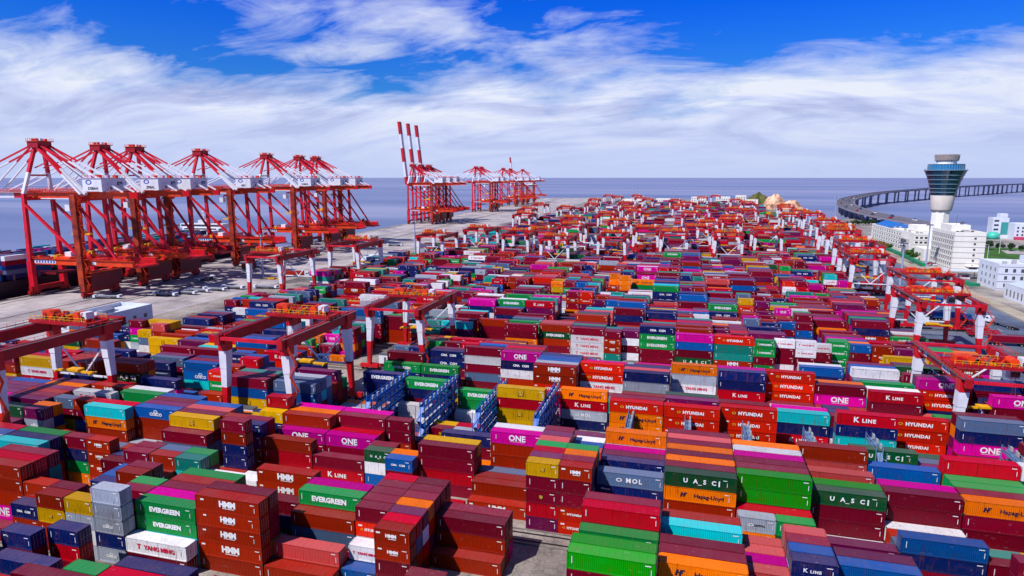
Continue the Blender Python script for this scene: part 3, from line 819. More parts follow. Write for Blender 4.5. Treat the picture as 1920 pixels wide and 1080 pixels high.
# ---------------------------------------------------------------- yard gantry cranes
mred = mat('crane_red', (206, 14, 32), 0.45, noise=(0.25, 0.3)); mdred = mat('crane_dark_red', (176, 14, 30), 0.45, noise=(0.25, 0.3)); mwht = mat('crane_white', (226, 226, 238), 0.5, noise=(0.3, 0.12))
mor = mat('crane_orange', (234, 66, 16), 0.5, noise=(0.3, 0.3)); mgr = mat('crane_grey', (90, 88, 96), 0.5); mylw = mat('crane_yellow', (236, 172, 10), 0.5, noise=(0.6, 0.3)); mblk = mat('tyre_black', (24, 22, 26), 0.8)
mpk = mat('crane_crimson', (216, 20, 46), 0.45, noise=(0.2, 0.25)); msign = mat('sign_blue', (60, 80, 170), 0.5); mglass = mat('dark_glass', (24, 34, 48), 0.12, spec=0.8)
GX, GH = 9.0, 20.2        # half wheel spacing along the lane, girder underside
def rail_line(mb, p, q, m=0, h=1.1, step=2.2, t=0.07):
    p, q = Vector(p), Vector(q); n = max(1, int((q-p).length/step)); up = Vector((0, 0, h))
    mb.beam(p+up, q+up, t, t, m); mb.beam(p+up*0.5, q+up*0.5, t*0.7, t*0.7, m)
    for i in range(n+1): a = p.lerp(q, i/n); mb.beam(a, a+up, t, t, m)
def yard_crane(name='yard_gantry_crane', trolley_y=4.0, girder_top=2.2):
    """origin on the ground at the middle of the span; span along y (+-14.5), travel along x"""
    c = empty(name, (0, 0, 0))
    S = 14.5
    for sx_ in (-1, 1):
        g = MB(); x = sx_*GX
        g.box((x, 0.8, GH+1.15), (1.5, 2*S+7.5, 2.3), 0)
        g.box((x+sx_*1.05, 0.8, GH+2.25), (0.7, 2*S+7.5, 0.08), 1)
        rail_line(g, (x+sx_*1.35, -S-2.6, GH+2.3), (x+sx_*1.35, S+4.4, GH+2.3), 2)
        g.box((x-sx_*0.0, 0.8, GH+2.36), (0.25, 2*S+7.3, 0.12), 1)
        o = g.build('girder', [mdred, mgr, mor], c)
        for i, (yy, w) in enumerate(((-6, 5.0), (8, 2.0), (12.5, 1.2))):
            s = MB(); s.box((x-0.79, yy, GH+1.2), (0.06, w, 1.2), 0)
            for kx in range(int(w)): s.box((x-0.83, yy-w/2+0.6+kx*0.9, GH+1.2), (0.04, 0.45, 0.7), 1)
            s.build('sign', [mwht, msign], c)
        for sy in (-1, 1):
            l = MB(); yt = sy*S; yb = sy*(S+0.2); xb = x+sx_*0.9
            l.beam((x, yt, GH), (x*0.7+xb*0.3, yt, GH*0.72), 2.2, 2.4, 1, 2.0, 2.2)
            l.beam((x, yt, GH+2.3), (x, yt, GH-1.6), 2.35, 2.55, 0)
            l.beam((x, yt, GH-1.6), (x*0.45+xb*0.55, (yt+yb)/2, 10.2), 2.0, 2.2, 1, 1.6, 1.7)
            l.beam((x*0.45+xb*0.55, (yt+yb)/2, 10.2), (xb, yb, 2.0), 1.6, 1.7, 0, 1.1, 1.2)
            l.build('leg', [mred, mwht], c)
            w_ = MB(); w_.box((xb, yb, 1.5), (6.5, 1.3, 1.1), 0)
            for d in (-2.6, -1.1, 1.1, 2.6): w_.cyl((xb+d, yb-0.25, 0.45), (xb+d, yb+0.25, 0.45), 0.42, 1, 10); w_.box((xb+d, yb, 0.9), (0.7, 0.7, 0.6), 0)
            w_.build('bogie', [mred, mblk], c)
    for sy in (-1, 1):
        t_ = MB(); t_.beam((-GX, sy*(S-0.2)+(4.4 if sy > 0 else -2.6), GH+1.5), (GX, sy*(S-0.2)+(4.4 if sy > 0 else -2.6), GH+1.5), 0.7, 0.7, 0); t_.build('end_tie', [mpk], c)
        s = MB(); s.beam((-GX-0.7, sy*S, 1.9), (GX+0.7, sy*S, 1.9), 0.8, 1.0, 0); s.build('sill_beam', [mdred], c)
    b = MB()
    b.beam((-GX-0.4, S, 9.5), (GX+0.4, S, 9.5), 0.4, 0.4, 0); b.beam((-GX, S, GH-2), (0, S, 9.5), 0.35, 0.35, 0); b.beam((GX, S, GH-2), (0, S, 9.5), 0.35, 0.35, 0)
    b.build('brace', [mwht], c)
    # electrical house, stair and cable reel at the near end
    e = MB(); e.box((-GX+5.5, -S-0.3, 4.3), (4.6, 2.0, 3.0), 0); e.box((-GX+5.5, -S-0.3, 5.85), (4.8, 2.2, 0.12), 1); e.box((-GX+5.5, -S-1.32, 4.1), (0.8, 0.05, 1.9), 1); e.build('electrical_house', [mwht, mgr], c)
    st = MB()
    for i in range(6):
        z0, z1 = 2.4+i*2.9, 2.4+(i+1)*2.9; x0, x1 = (GX+1.6, GX+3.6) if i % 2 == 0 else (GX+3.6, GX+1.6)
        st.beam((x0, -S-1.5, z0), (x1, -S-1.5, z1), 0.7, 0.12, 0); rail_line(st, (x0, -S-1.9, z0), (x1, -S-1.9, z1), 0, 1.0, 1.2)
    st.build('stair', [mor], c)
    # trolley
    ty = trolley_y
    t_ = MB(); t_.box((0, ty, GH+3.0), (2*GX+1.2, 6.6, 0.5), 0)
    for yy in (-3.2, 3.2): t_.box((0, ty+yy, GH+3.1), (2*GX+1.6, 0.5, 0.8), 0)
    rr = random.Random(5)
    for i in range(34):
        w, d, h = rr.uniform(0.4, 1.9), rr.uniform(0.4, 1.7), rr.uniform(0.4, 1.9)
        if i % 4 == 0: xx_ = rr.uniform(-7, 7); t_.cyl((xx_, ty-1.2, GH+3.9), (xx_, ty+0.9, GH+3.9), rr.uniform(0.35, 0.7), rr.choice((1, 2, 3)), 10); t_.beam((xx_, ty-2.6, GH+3.2), (xx_+1.5, ty-2.6, GH+5.6), 0.12, 0.12, 1)
        t_.box((rr.uniform(-7.5, 7.5), ty+rr.uniform(-2.2, 2.2), GH+3.2+h/2), (w, d, h), rr.choice((1, 2, 0, 0, 3, 0, 1, 0)))
    for xx in (-5, 4): t_.cyl((xx, ty-1.4, GH+4.4), (xx, ty+1.4, GH+4.4), 1.0, 1, 12)
    t_.box((6.4, ty, GH+4.4), (1.8, 2.4, 2.0), 4); t_.box((-7, ty+0.5, GH+4.2), (2.2, 2.6, 2.0), 1)
    for yy in (-3.4, 3.4): rail_line(t_, (-GX, ty+yy, GH+3.3), (GX, ty+yy, GH+3.3), 2, 1.2, 1.6, 0.09)
    tr = t_.build('trolley', [mdred, mor, mylw, mgr, mwht], c)
    cb_ = MB(); cb_.box((6.5, ty+4.4, GH-0.4), (2.2, 2.2, 2.4), 0); cb_.box((6.5, ty+3.27, GH-0.3), (1.9, 0.06, 1.5), 1); cb_.build('operator_cab', [mwht, mglass], c)
    sp = MB()
    for xx in (-5.5, 5.5):
        for yy in (-0.9, 0.9): sp.beam((xx, ty+yy, 11.6), (xx*0.8, ty+yy*1.3, GH+2.8), 0.09, 0.09, 1)
    sp.box((0, ty, 11.5), (4.0, 2.2, 0.5), 0); sp.box((0, ty, 11.05), (12.1, 0.9, 0.4), 0)
    for xx in (-5.9, 5.9): sp.box((xx, ty, 10.95), (0.4, 2.4, 0.35), 0)
    sp.build('spreader', [mylw, mgr], c)
    return c
def lane_y(k): return 78.5+29*(k-1)+23.4+2.8        # lane behind block k
proto = yard_crane()
def far_mesh(root):
    """one joined mesh of the whole crane for those too small to show their parts"""
    vs = []; fs = []; mi = []; mats = []
    for ch in root.children:
        o = len(vs); vs += [tuple(v.co) for v in ch.data.vertices]
        ix = []
        for m in ch.data.materials:
            if m not in mats: mats.append(m)
            ix.append(mats.index(m))
        for p in ch.data.polygons: fs.append(tuple(o+v for v in p.vertices)); mi.append(ix[p.material_index])
    me = bpy.data.meshes.new('yard_gantry_crane'); me.from_pydata(vs, [], fs)
    for m in mats: me.materials.append(m)
    me.polygons.foreach_set('material_index', mi); me.update(); return me
fmesh = far_mesh(proto)
# (block k, x of the middle, label)
NEARC = [
 (3, -103, 0, 'red and white yard gantry crane at left centre lifting a navy container', 7),
 (2, -159, 0, 'yard gantry crane cut by the left picture edge with long dark girders', 12),
 (5, -92.5, 0, 'yard gantry crane just behind the one lifting a navy container', 3),
 (8, -206, 0, 'white legged yard gantry crane standing out on the pale apron', -9),
 (10, -194, 0, 'yard gantry crane with cluttered trolley beside the small white guard building', 6),
 (4, 72, 0, 'large yard gantry crane at lower right with tall white legs', -5),
 (7, 90, 0, 'yard gantry crane at right, second nearest of those along the road', 0),
 (9, 104, 0, 'yard gantry crane at right, third nearest of those along the road', -4),
 (4, 110, 0, 'yard gantry crane reaching in at the right picture edge over the road side', 6)]
for i, (k, x, rz, lb, ty) in enumerate(NEARC):
    yc = (lane_y(k-1)+lane_y(k))/2
    o = copy_tree(proto); o.name = 'yard_gantry_crane'; o.location = (x, yc, 0); o.scale = (1, 1, 1.16 if k in (2, 3, 8, 10) else 0.9 if x == 72 else 1)
    dy = ty-4.0
    for ch in o.children:
        nm = ch.name.split('.')[0]
        if nm in ('trolley', 'operator_cab', 'spreader'): ch.location.y = dy
    tag(o, lb, 'gantry crane', 'gantry cranes of the container yard')
# container hanging from the first crane, with its yellow spreader above
hc = bpy.data.objects.new('shipping_container', CMESH[40]); COL.objects.link(hc); hc.location = (-103-6.1, (lane_y(2)+lane_y(3))/2+7-1.2, 9.9)
hc.material_slots[0].link = 'OBJECT'; hc.material_slots[0].material = PM['N']; tag(hc, 'navy container hanging from the yellow spreader of a gantry crane', 'container', 'stacked shipping containers')
for s_ in (-1, 1):
    d = bpy.data.objects.new('door', DMESH); COL.objects.link(d); d.parent = hc; d.location = (12.19-0.015, CW/2+s_*0.545, 0.02); d.material_slots[0].link = 'OBJECT'; d.material_slots[0].material = PM['N']
# middle and far cranes: (x, k)
FARC = [(94, 11, ''), (97, 12, ''), (118, 19, ''), (-175, 13, ''), (-160, 15, ''), (60, 16, ''), (75, 20, ''), (-30, 16, ''), (-110, 15, ''), (10, 17, ''), (40, 20, ''), (-200, 24, ''), (-110, 20, ''), (-5, 21, ''), (110, 24, ''), (-60, 25, ''), (25, 26, ''), (75, 27, ''), (-100, 30, ''), (-10, 31, ''), (130, 30, ''), (-120, 14, 'dark red'), (-85, 13, ''), (-50, 14, ''), (-8, 15, ''), (30, 15, ''), (104, 15, ''), (112, 16, ''),
 (-150, 18, ''), (-95, 17, ''), (-60, 19, ''), (-20, 18, ''), (20, 19, ''), (60, 18, ''), (126, 23, ''), (-175, 22, ''), (-130, 21, ''), (-85, 23, ''), (-40, 22, ''), (5, 24, ''), (45, 22, ''), (85, 24, ''), (133, 27, ''), (112, 26, ''),
 (-200, 26, ''), (-160, 28, ''), (-120, 26, ''), (-75, 28, ''), (-30, 27, ''), (20, 29, ''), (60, 28, ''), (100, 30, ''), (-215, 31, ''), (-180, 33, ''), (-140, 32, ''), (-95, 34, ''), (-50, 33, ''), (0, 35, ''), (50, 34, ''), (140, 33, ''), (95, 36, ''), (-205, 37, ''), (-165, 39, ''), (-120, 38, ''), (-70, 40, ''), (-20, 39, ''), (35, 41, ''), (85, 40, ''), (-190, 44, ''), (-140, 45, ''), (-90, 43, ''), (-30, 46, ''), (30, 45, ''), (90, 46, ''), (-170, 48, ''), (-110, 49, ''), (-50, 48, ''), (60, 49, '')]
FARC = [a for i, a in enumerate(FARC) if a[1] < 18 or i % 5 not in (1, 3)]
lst = []
for x, k, _ in FARC:
    yc = (lane_y(k-1)+lane_y(k))/2
    o = bpy.data.objects.new('yard_gantry_crane', fmesh); COL.objects.link(o); o.location = (x, yc, 0)
    zs = 1.22 if (x > 95 and k < 24) else 1.08
    o.scale = (1, -1 if k % 2 else 1, zs)
    lst.append((to_px((x, yc, 22)), o))
lst.sort(key=lambda a: a[1].location.y)
ROWN = ['nearest', 'second', 'third', 'fourth', 'fifth', 'sixth', 'seventh', 'eighth', 'ninth', 'tenth', 'eleventh', 'twelfth', 'thirteenth', 'farthest']
for ri in range(0, len(lst), 7):
    g = sorted(lst[ri:ri+7], key=lambda a: a[0][0])
    for kk, (p, o) in enumerate(g):
        side = 'left' if kk < 4 else 'right'; nn = ['first', 'second', 'third', 'fourth'][kk if kk < 4 else 6-kk]
        tag(o, f'small gantry crane, {nn} from the {side} in the {ROWN[min(13, ri//7)]} row of the far yard', 'gantry crane', 'gantry cranes of the container yard')
hide_proto(proto)

# ---------------------------------------------------------------- quay cranes
def quay_crane(up=False):
    """origin on the quay between the rails; sea side is -x; local z up"""
    c = empty('quay_crane', (0, 0, 0)); G = 17.5; H = 9.4; ZB = 53.0; ZL = 19.0
    for sx_ in (-1, 1):
        for sy in (-1, 1):
            l = MB(); x, y = sx_*G, sy*H
            l.beam((x, y, ZL), (x, y*0.9, ZB+3), 2.3, 2.0, 0, 1.9, 1.7); l.beam((x, y, 2.8), (x, y, ZL), 3.2, 2.4, 0)
            l.build('leg', [mpk], c)
            w_ = MB(); w_.box((x, y, 2.2), (1.8, 6.4, 1.6), 0)
            for d in (-2.4, -0.8, 0.8, 2.4): w_.cyl((x-0.3, y+d, 0.6), (x+0.3, y+d, 0.6), 0.55, 1, 8); w_.box((x, y+d, 1.2), (1.0, 1.1, 0.9), 0)
            w_.build('bogie', [mdred, mblk], c)
    for sx_ in (-1, 1):
        s = MB(); s.box((sx_*G, 0, 4.2), (2.4, 2*H+4, 2.6), 0); s.build('sill_beam', [mdred], c)
        s = MB(); s.box((sx_*G, 0, ZL), (2.0, 2*H, 2.4), 0); s.box((sx_*G, 0, ZB+0.5), (1.8, 2*H*0.9, 2.2), 0); s.build('cross_beam', [mpk], c)
    # landside lower trolley girder: runs from sea legs far past the land legs
    for sy in (-1, 1):
        g = MB(); g.box((15, sy*8.2, ZL+0.2), (66, 1.7, 3.0), 0); g.box((15, sy*9.3, ZL+1.8), (66, 1.0, 0.1), 1); rail_line(g, (-18, sy*9.8, ZL+1.85), (48, sy*9.8, ZL+1.85), 1, 1.2, 2.5, 0.12)
        g.build('lower_girder', [mor if sy < 0 else mred, mor], c)
    s = MB(); s.box((-8, -9.12, ZL+0.2), (14, 0.1, 1.7), 0)
    for i in range(7): s.box((-13.5+i*1.9, -9.2, ZL+0.2), (1.1, 0.05, 1.1), 1)
    s.box((24, -9.12, ZL+0.2), (2.6, 0.1, 1.7), 0); s.build('sign', [mwht, msign], c)
    p = MB(); rr = random.Random(9)
    p.box((46, 0, ZL-1.6), (9, 14, 1.0), 0); p.box((2, 0, ZL+2.2), (9, 15, 1.2), 1); p.box((2, 0, ZL+4), (4, 8, 2.4), 2)
    for i in range(14): p.box((rr.uniform(-14, 46), rr.uniform(-8, 8), ZL+2.4+rr.uniform(0, 1.5)), (rr.uniform(1, 3.5), rr.uniform(1, 3.5), rr.uniform(0.8, 2.8)), rr.choice((0, 1, 1, 3)))
    p.build('lower_trolley', [mred, mor, mwht, mylw], c)
    # transfer platform and equipment boxes low between the legs
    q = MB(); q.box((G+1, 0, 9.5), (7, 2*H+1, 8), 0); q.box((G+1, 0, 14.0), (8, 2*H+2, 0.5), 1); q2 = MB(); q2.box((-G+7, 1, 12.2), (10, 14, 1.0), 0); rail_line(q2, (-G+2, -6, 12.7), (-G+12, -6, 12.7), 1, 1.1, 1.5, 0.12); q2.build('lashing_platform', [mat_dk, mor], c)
    for i in range(5): q.box((G-2.6, -8+i*4, 10.4), (0.1, 1.4, 2), 2)
    rail_line(q, (G-3, -H-1, 14.3), (G+5, -H-1, 14.3), 1, 1.2, 1.5, 0.12)
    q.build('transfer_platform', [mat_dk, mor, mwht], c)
    b = MB()
    for sy in (-1, 1):
        y = sy*H*0.95
        b.beam((-G, y, ZB-2), (G-1, y, ZL+2), 1.3, 1.3, 0); b.beam((G, y, ZB-2), (G+21, sy*8.2, ZL+1.5), 1.1, 1.1, 0)
    b.build('brace', [mpk], c)
    # stair tower on the near land leg
    st = MB()
    for i in range(11):
        z0 = 3+i*4.6; x0, x1 = (G+1.6, G+4.2) if i % 2 == 0 else (G+4.2, G+1.6)
        st.beam((x0, -H-1.6, z0), (x1, -H-1.6, z0+4.6), 0.9, 0.2, 0); st.box(((x0+x1)/2, -H-1.6, z0), (4.2, 1.6, 0.12), 0); rail_line(st, (x0, -H-2.2, z0), (x1, -H-2.2, z0+4.6), 0, 1.1, 1.6, 0.1)
    st.box((G+0.2, -H-2.2, 30), (3.4, 1.8, 52), 1); st.build('stair', [mor, mat_brn], c)
    # upper girder and boom
    for sy in (-1, 1):
        g = MB(); g.box((11.5, sy*3.6, ZB+2.2), (66, 1.7, 3.2), 0); g.box((11.5, sy*5.2, ZB+3.9), (66, 1.2, 0.12), 1); rail_line(g, (-21, sy*5.8, ZB+3.9), (44, sy*5.8, ZB+3.9), 1, 1.2, 2.5, 0.12)
        g.box((2, sy*3.6, ZB+0.45), (26, 1.75, 0.5), 2); g.build('main_girder', [mor if sy < 0 else mred, mor, mwht], c)
    BL = 72
    if not up:
        for sy in (-1, 1):
            g = MB(); z = ZB+2.2
            g.bands((-21.6, sy*3.6, z), (-21.6-BL, sy*3.6, z), 1.7, 3.0, (0.1, 0.45, 0.8), (0, 1, 0, 1)); rail_line(g, (-22, sy*5.6, z+1.5), (-21-BL, sy*5.6, z+1.5), 2, 1.2, 2.5, 0.12); g.box((-21.6-BL/2, sy*5.1, z+1.5), (BL, 1.1, 0.1), 2)
            g.build('boom', [mred, mwht, mor], c)
        tip = None
    else:
        a = R(84); 
        for sy in (-1, 1):
            g = MB(); p0 = Vector((-22, sy*1.9, ZB+2)); p1 = p0+Vector((-math.cos(a)*86, 0, math.sin(a)*86))
            g.bands(p0, p1, 3.0, 4.0, (0.12, 0.36, 0.58, 0.80), (0, 1, 0, 1, 0)); g.build('boom', [mred, mwht], c)
    # A frame
    AX, AZ = -13.0, 84.0 if not up else 82.0
    f = MB()
    for sy in (-1, 1):
        f.bands((-G, sy*H*0.9, ZB+3), (AX, sy*2.6, AZ-3), 1.6, 1.6, (0.46,), (1, 0))
        f.bands((G+3, sy*6, ZB+3), (AX+2, sy*2.8, AZ-3), 1.7, 1.7, (0.52,), (1, 0))
        f.bands((G+3, sy*9.4, ZB+3), (AX+2, sy*3.2, AZ-3), 0.9, 0.9, (0.42,), (1, 0))
        f.beam((AX-1.5, sy*2.6, AZ-14), (AX+8, sy*3.4, AZ-11), 0.5, 0.5, 0)
    f.beam((-G+2, -H*0.55, AZ-18), (-G+2, H*0.55, AZ-18), 0.9, 0.9, 0)
    f.build('mast', [mpk, mwht], c)
    hd = MB(); hd.box((AX+0.5, 0, AZ-1.6), (7.0, 8.4, 3.2), 0); hd.box((AX+1, 0, AZ+0.2), (8.5, 9.4, 0.4), 1)
    for i in range(6): hd.box((AX-2.5+i*1.3, (-1)**i*2, AZ+1.0), (0.9, 1.5, 1.3), (i % 3))
    rail_line(hd, (AX-3, -4.6, AZ+0.4), (AX+5, -4.6, AZ+0.4), 1, 1.3, 1.2, 0.12); rail_line(hd, (AX-3, 4.6, AZ+0.4), (AX+5, 4.6, AZ+0.4), 1, 1.3, 1.2, 0.12)
    hd.build('mast_head', [mdred, mor, mwht], c)
    for xe in ((-46, -80) if not up else ()):
        for sy in (-1, 1):
            s = MB(); s.bands((AX-1, sy*2.6, AZ-1.5), (xe, sy*3.6, ZB+4), 0.75, 0.75, (0.36,), (0, 1)); s.build('stay', [mpk, mwht], c)
    for xe, w in ((42, 0.6), (31, 0.45)):
        for sy in (-1, 1):
            s = MB(); s.bands((AX+3, sy*2.8, AZ-1.5), (xe, sy*3.8, ZB+4), w*1.3, w*1.3, (0.36,), (0, 1)); s.build('stay', [mpk, mwht], c)
    # machinery house
    m = MB(); m.box((27, 0, ZB+7.9), (12, 16, 6.8), 0); m.box((27, 0, ZB+11.45), (12.8, 16.8, 0.3), 1)
    m.box((33.06, -2, ZB+6.4), (0.1, 1.2, 2.2), 2); m.box((33.06, 4, ZB+8.6), (0.1, 3.5, 1.8), 2)
    rail_line(m, (21, -8, ZB+11.6), (33, -8, ZB+11.6), 3, 1.2, 2, 0.12); rail_line(m, (33, -8, ZB+11.6), (33, 8, ZB+11.6), 3, 1.2, 2, 0.12)
    for i in range(4): m.box((22+i*3.2, -3+i*2, ZB+12.3), (1.8, 1.8, 1.5), 3 if i % 2 else 1)
    mh = m.build('machinery_house', [mwht, mat_pl, mglass, mor], c)
    em = ring(1.3, msign); eo = bpy.data.objects.new('emblem', em); COL.objects.link(eo); eo.parent = c; eo.location = (25, -8.06, ZB+9.3)
    # cab and trolley under the girder
    k = MB(); k.box((9, 0, ZB-1.4), (5, 6, 1.2), 0); k.box((5, -2.4, ZB-4.6), (3.0, 3.0, 3.4), 1); k.box((3.46, -2.4, ZB-4.6), (0.08, 2.6, 2.4), 2); k.beam((5, -2.4, ZB-3), (7, -1.5, ZB-1), 0.5, 0.5, 0)
    k.build('operator_cab', [mor, mwht, mglass], c)
    s = MB()
    for xx in (5.5, 12.5): s.beam((xx, 0, 34.5), (9+(xx-9)*0.6, 0, ZB-2), 0.15, 0.15, 1)
    s.box((9, 0, 34), (12, 2.2, 0.8), 0); s.box((9, 0, 35), (4, 2, 1.4), 0); s.build('spreader', [mylw, mgr], c)
    return c
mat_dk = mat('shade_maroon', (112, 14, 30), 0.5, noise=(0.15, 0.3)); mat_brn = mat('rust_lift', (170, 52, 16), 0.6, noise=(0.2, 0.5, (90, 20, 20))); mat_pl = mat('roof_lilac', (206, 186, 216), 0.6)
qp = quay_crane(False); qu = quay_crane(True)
QC = [(279, 0, 'nearest quay crane at far left with its boom lowered over the ship', 'DSBAN'), (319, 0, 'second quay crane from left, close in front of its neighbour', 'ZPBAL'), (346, 0, 'third quay crane from left, tight against the second', ''),
 (408, 0, 'fourth quay crane from left, standing free with numbers on its white house', '0811'), (492, 0, 'fifth quay crane from left with a broad white machinery house', 'OSBDA'), (545, 0, 'sixth quay crane from left, first of the close pair', ''), (576, 0, 'seventh quay crane from left, last of the row with lowered booms by the ship', ''),
 (843, 1, 'leftmost of the three quay cranes with raised striped booms', ''), (875, 1, 'middle one of the three quay cranes with raised striped booms', ''), (908, 1, 'rightmost of the three quay cranes with raised striped booms', ''),
 (1172, 0, 'lowered boom quay crane just right of the raised boom trio', ''), (1212, 0, 'lowered boom quay crane close behind the one right of the trio', ''), (1540, 1, 'small distant quay crane with a single raised boom, apart from the trio', ''), (1400, 0, 'distant quay crane behind the single raised boom', ''), (1475, 0, 'last but one distant quay crane along the quay', ''), (1620, 0, 'farthest quay crane at the end of the quay', '')]
for y, u, lb, num in QC:
    o = copy_tree(qu if u else qp); o.name = 'quay_crane'; o.scale = (0.9, 0.9, 0.8) if y == 1540 else (1, 1, 1); o.location = (qx(y)+6.5+17.5-3, y, 0); o.rotation_euler = (0, 0, math.atan(0.05))
    tag(o, 'red and white '+lb if len(lb.split()) < 14 else lb, 'quay crane', 'quay cranes along the waterfront')
    if num:
        d = bpy.data.objects.new('lettering', textmesh(num, 2.0, mbk, 0.06)); COL.objects.link(d); d.parent = o; d.location = (27.5, -8.06, 53+6.0)
hide_proto(qp); hide_proto(qu)

# ---------------------------------------------------------------- container ship at the quay
def ship(y0, y1, xr, name_label):
    s = empty('container_ship', (xr-20, (y0+y1)/2, -3), math.atan(0.05), name_label, 'ship')
    L = y1-y0; h = MB(); n = 30; B = 20
    st = []
    for i in range(n+1):
        t = i/n; w = B*(1-max(0, (t-0.86)/0.14)**2.2)*(1-0.12*max(0, (0.05-t)/0.05)); w = max(w, 0.3)
        st.append((-L/2+L*t, w))
    vs = []
    for y, w in st: vs += [(-w*0.9, y, 0), (w*0.9, y, 0), (w, y, 11.5), (-w, y, 11.5)]
    fs = []
    for i in range(n):
        a = i*4; b = a+4; fs += [(a+k, a+(k+1) % 4, b+(k+1) % 4, b+k) for k in range(4)]
    fs += [(0, 3, 2, 1), (n*4, n*4+1, n*4+2, n*4+3)]
    h.add(vs, fs, 0)
    h.build('hull', [mat('hull_dark', (44, 36, 50), 0.5, noise=(0.05, 0.3))], s)
    d = MB()
    for y in range(int(-L/2)+20, int(L/2)-40, 15): d.box((0, y, 12.6), (2*B-1, 1.2, 5.0), 0)
    d.box((0, -L/2+6, 13.2), (2*B-3, 9, 3.4), 1); d.build('lashing_bridge', [mgr, mwht], s)
    sup = MB(); ys = 448-(y0+y1)/2
    sup.box((0, ys, 19), (34, 11, 15), 0)
    for k in range(5): sup.box((0, ys, 12.5+k*3), (35.5, 12, 0.3), 0); sup.box((0, ys-5.56, 14+k*3), (30, 0.1, 1.0), 1); sup.box((17.06, ys, 14+k*3), (0.1, 8, 1.0), 1)
    sup.box((0, ys, 28.2), (40, 8, 3.6), 0); sup.box((0, ys-4.06, 28.6), (38, 0.1, 1.4), 1); sup.box((0, ys, 31.5), (8, 5, 3), 0); sup.cyl((0, ys, 33), (0, ys, 41), 0.5, 0, 8); sup.box((0, ys, 37), (7, 0.4, 0.4), 0); sup.box((0, ys, 40), (4, 0.6, 0.6), 0)
    sup.cyl((6, ys+9, 16), (6, ys+9, 32), 3.0, 2, 12); sup.build('superstructure', [mwht, mglass, mor], s)
    return s
shp = ship(140, 522, qx(330)-6, 'long dark hulled container ship lying along the quay behind the quay cranes')
# deck cargo: part of the mass of containers nobody can count
rs = random.Random(21); vs = []; fs = []; cl = []
ca, sa = math.cos(math.atan(0.05)), math.sin(math.atan(0.05)); cxs, cys = qx(330)-26, 331
for b in range(22):
    yb = -178+b*15.2+2
    if abs(yb+cys-448) < 14 or yb > 168: continue
    for r in range(15):
        w0 = -19.0+r*2.53; hh = rs.choice((2, 3, 3, 4, 4)) + (1 if 6 < b < 20 else -1); hh = max(hh, 1)
        if b in (6, 7, 13, 14): hh = min(hh+1, 5)
        if b < 5: hh = min(hh, 3)
        for t_ in range(hh):
            c = rs.choice('NNNUUUUSSTCMMBRWGXPNU' if b > 5 else 'NUSMBRWWGXMKNV'); z = 9.2+t_*2.62
            o = len(vs); x0, y0_ = w0, yb
            for cc_ in (0, 1):
                for bb in (0, 1):
                    for aa in (0, 1):
                        X, Y = x0+aa*2.44, y0_+bb*12.19; vs.append((cxs+X*ca-Y*sa, cys+X*sa+Y*ca, z+cc_*2.56))
            fs += [tuple(o+v for v in f) for f in ((0, 2, 3, 1), (4, 5, 7, 6), (0, 1, 5, 4), (2, 6, 7, 3), (0, 4, 6, 2), (1, 3, 7, 5))]; k_ = rs.uniform(.8, 1.2); cl += [(*[min(1, v*k_) for v in lin(PAL[c])], 1)]*6
me = bpy.data.meshes.new('deck_cargo'); me.from_pydata(vs, [], fs); me.materials.append(mmass); at = me.attributes.new('Col', 'FLOAT_COLOR', 'FACE'); at.data.foreach_set('color', np.array(cl, np.float32).ravel())
o = bpy.data.objects.new('deck_cargo', me); COL.objects.link(o); tag(o, 'hundreds of blue and mixed containers stacked on the deck of the ship', 'containers', None, 'stuff')

# ---------------------------------------------------------------- buildings
mbw = mat('wall_white', (240, 236, 230), 0.7, noise=(0.08, 0.10)); mbw2 = mat('wall_cool_white', (214, 220, 236), 0.7, noise=(0.08, 0.10)); mtrim = mat('trim_grey', (170, 168, 170), 0.6)
mwin = mat('window_glass', (36, 44, 66), 0.15, spec=0.7); mblue = mat('roof_blue', (44, 110, 190), 0.5, noise=(0.3, 0.15))
def win_mesh(w, h):
    m = MB(); m.box((0, 0.05, 0), (w, 0.12, h), 1)
    for sx_ in (-1, 1): m.box((sx_*(w/2+0.06), -0.02, 0), (0.12, 0.14, h+0.24), 0)
    for sz in (-1, 1): m.box((0, -0.02, sz*(h/2+0.06)), (w, 0.14, 0.12), 0)
    m.box((0, -0.035, 0), (0.07, 0.06, h), 0); return m.mesh('window', [mtrim, mwin])
_wm = {}
def put_win(parent, x, y, z, w, h, rz):
    if (w, h) not in _wm: _wm[w, h] = win_mesh(w, h)
    o = bpy.data.objects.new('window', _wm[w, h]); COL.objects.link(o); o.parent = parent; o.location = (x, y, z); o.rotation_euler = (0, 0, rz)
def body(mb, x0, y0, x1, y1, z1, par=1.1, m=0, z0=0):
    mb.box(((x0+x1)/2, (y0+y1)/2, (z0+z1)/2), (x1-x0, y1-y0, z1-z0), m)
    for a, b_, c_, d_ in ((x0, y0, x1, y0+0.3), (x0, y1-0.3, x1, y1), (x0, y0+0.3, x0+0.3, y1-0.3), (x1-0.3, y0+0.3, x1, y1-0.3)):
        mb.box(((a+c_)/2, (b_+d_)/2, z1+par/2), (c_-a, d_-b_, par), m)
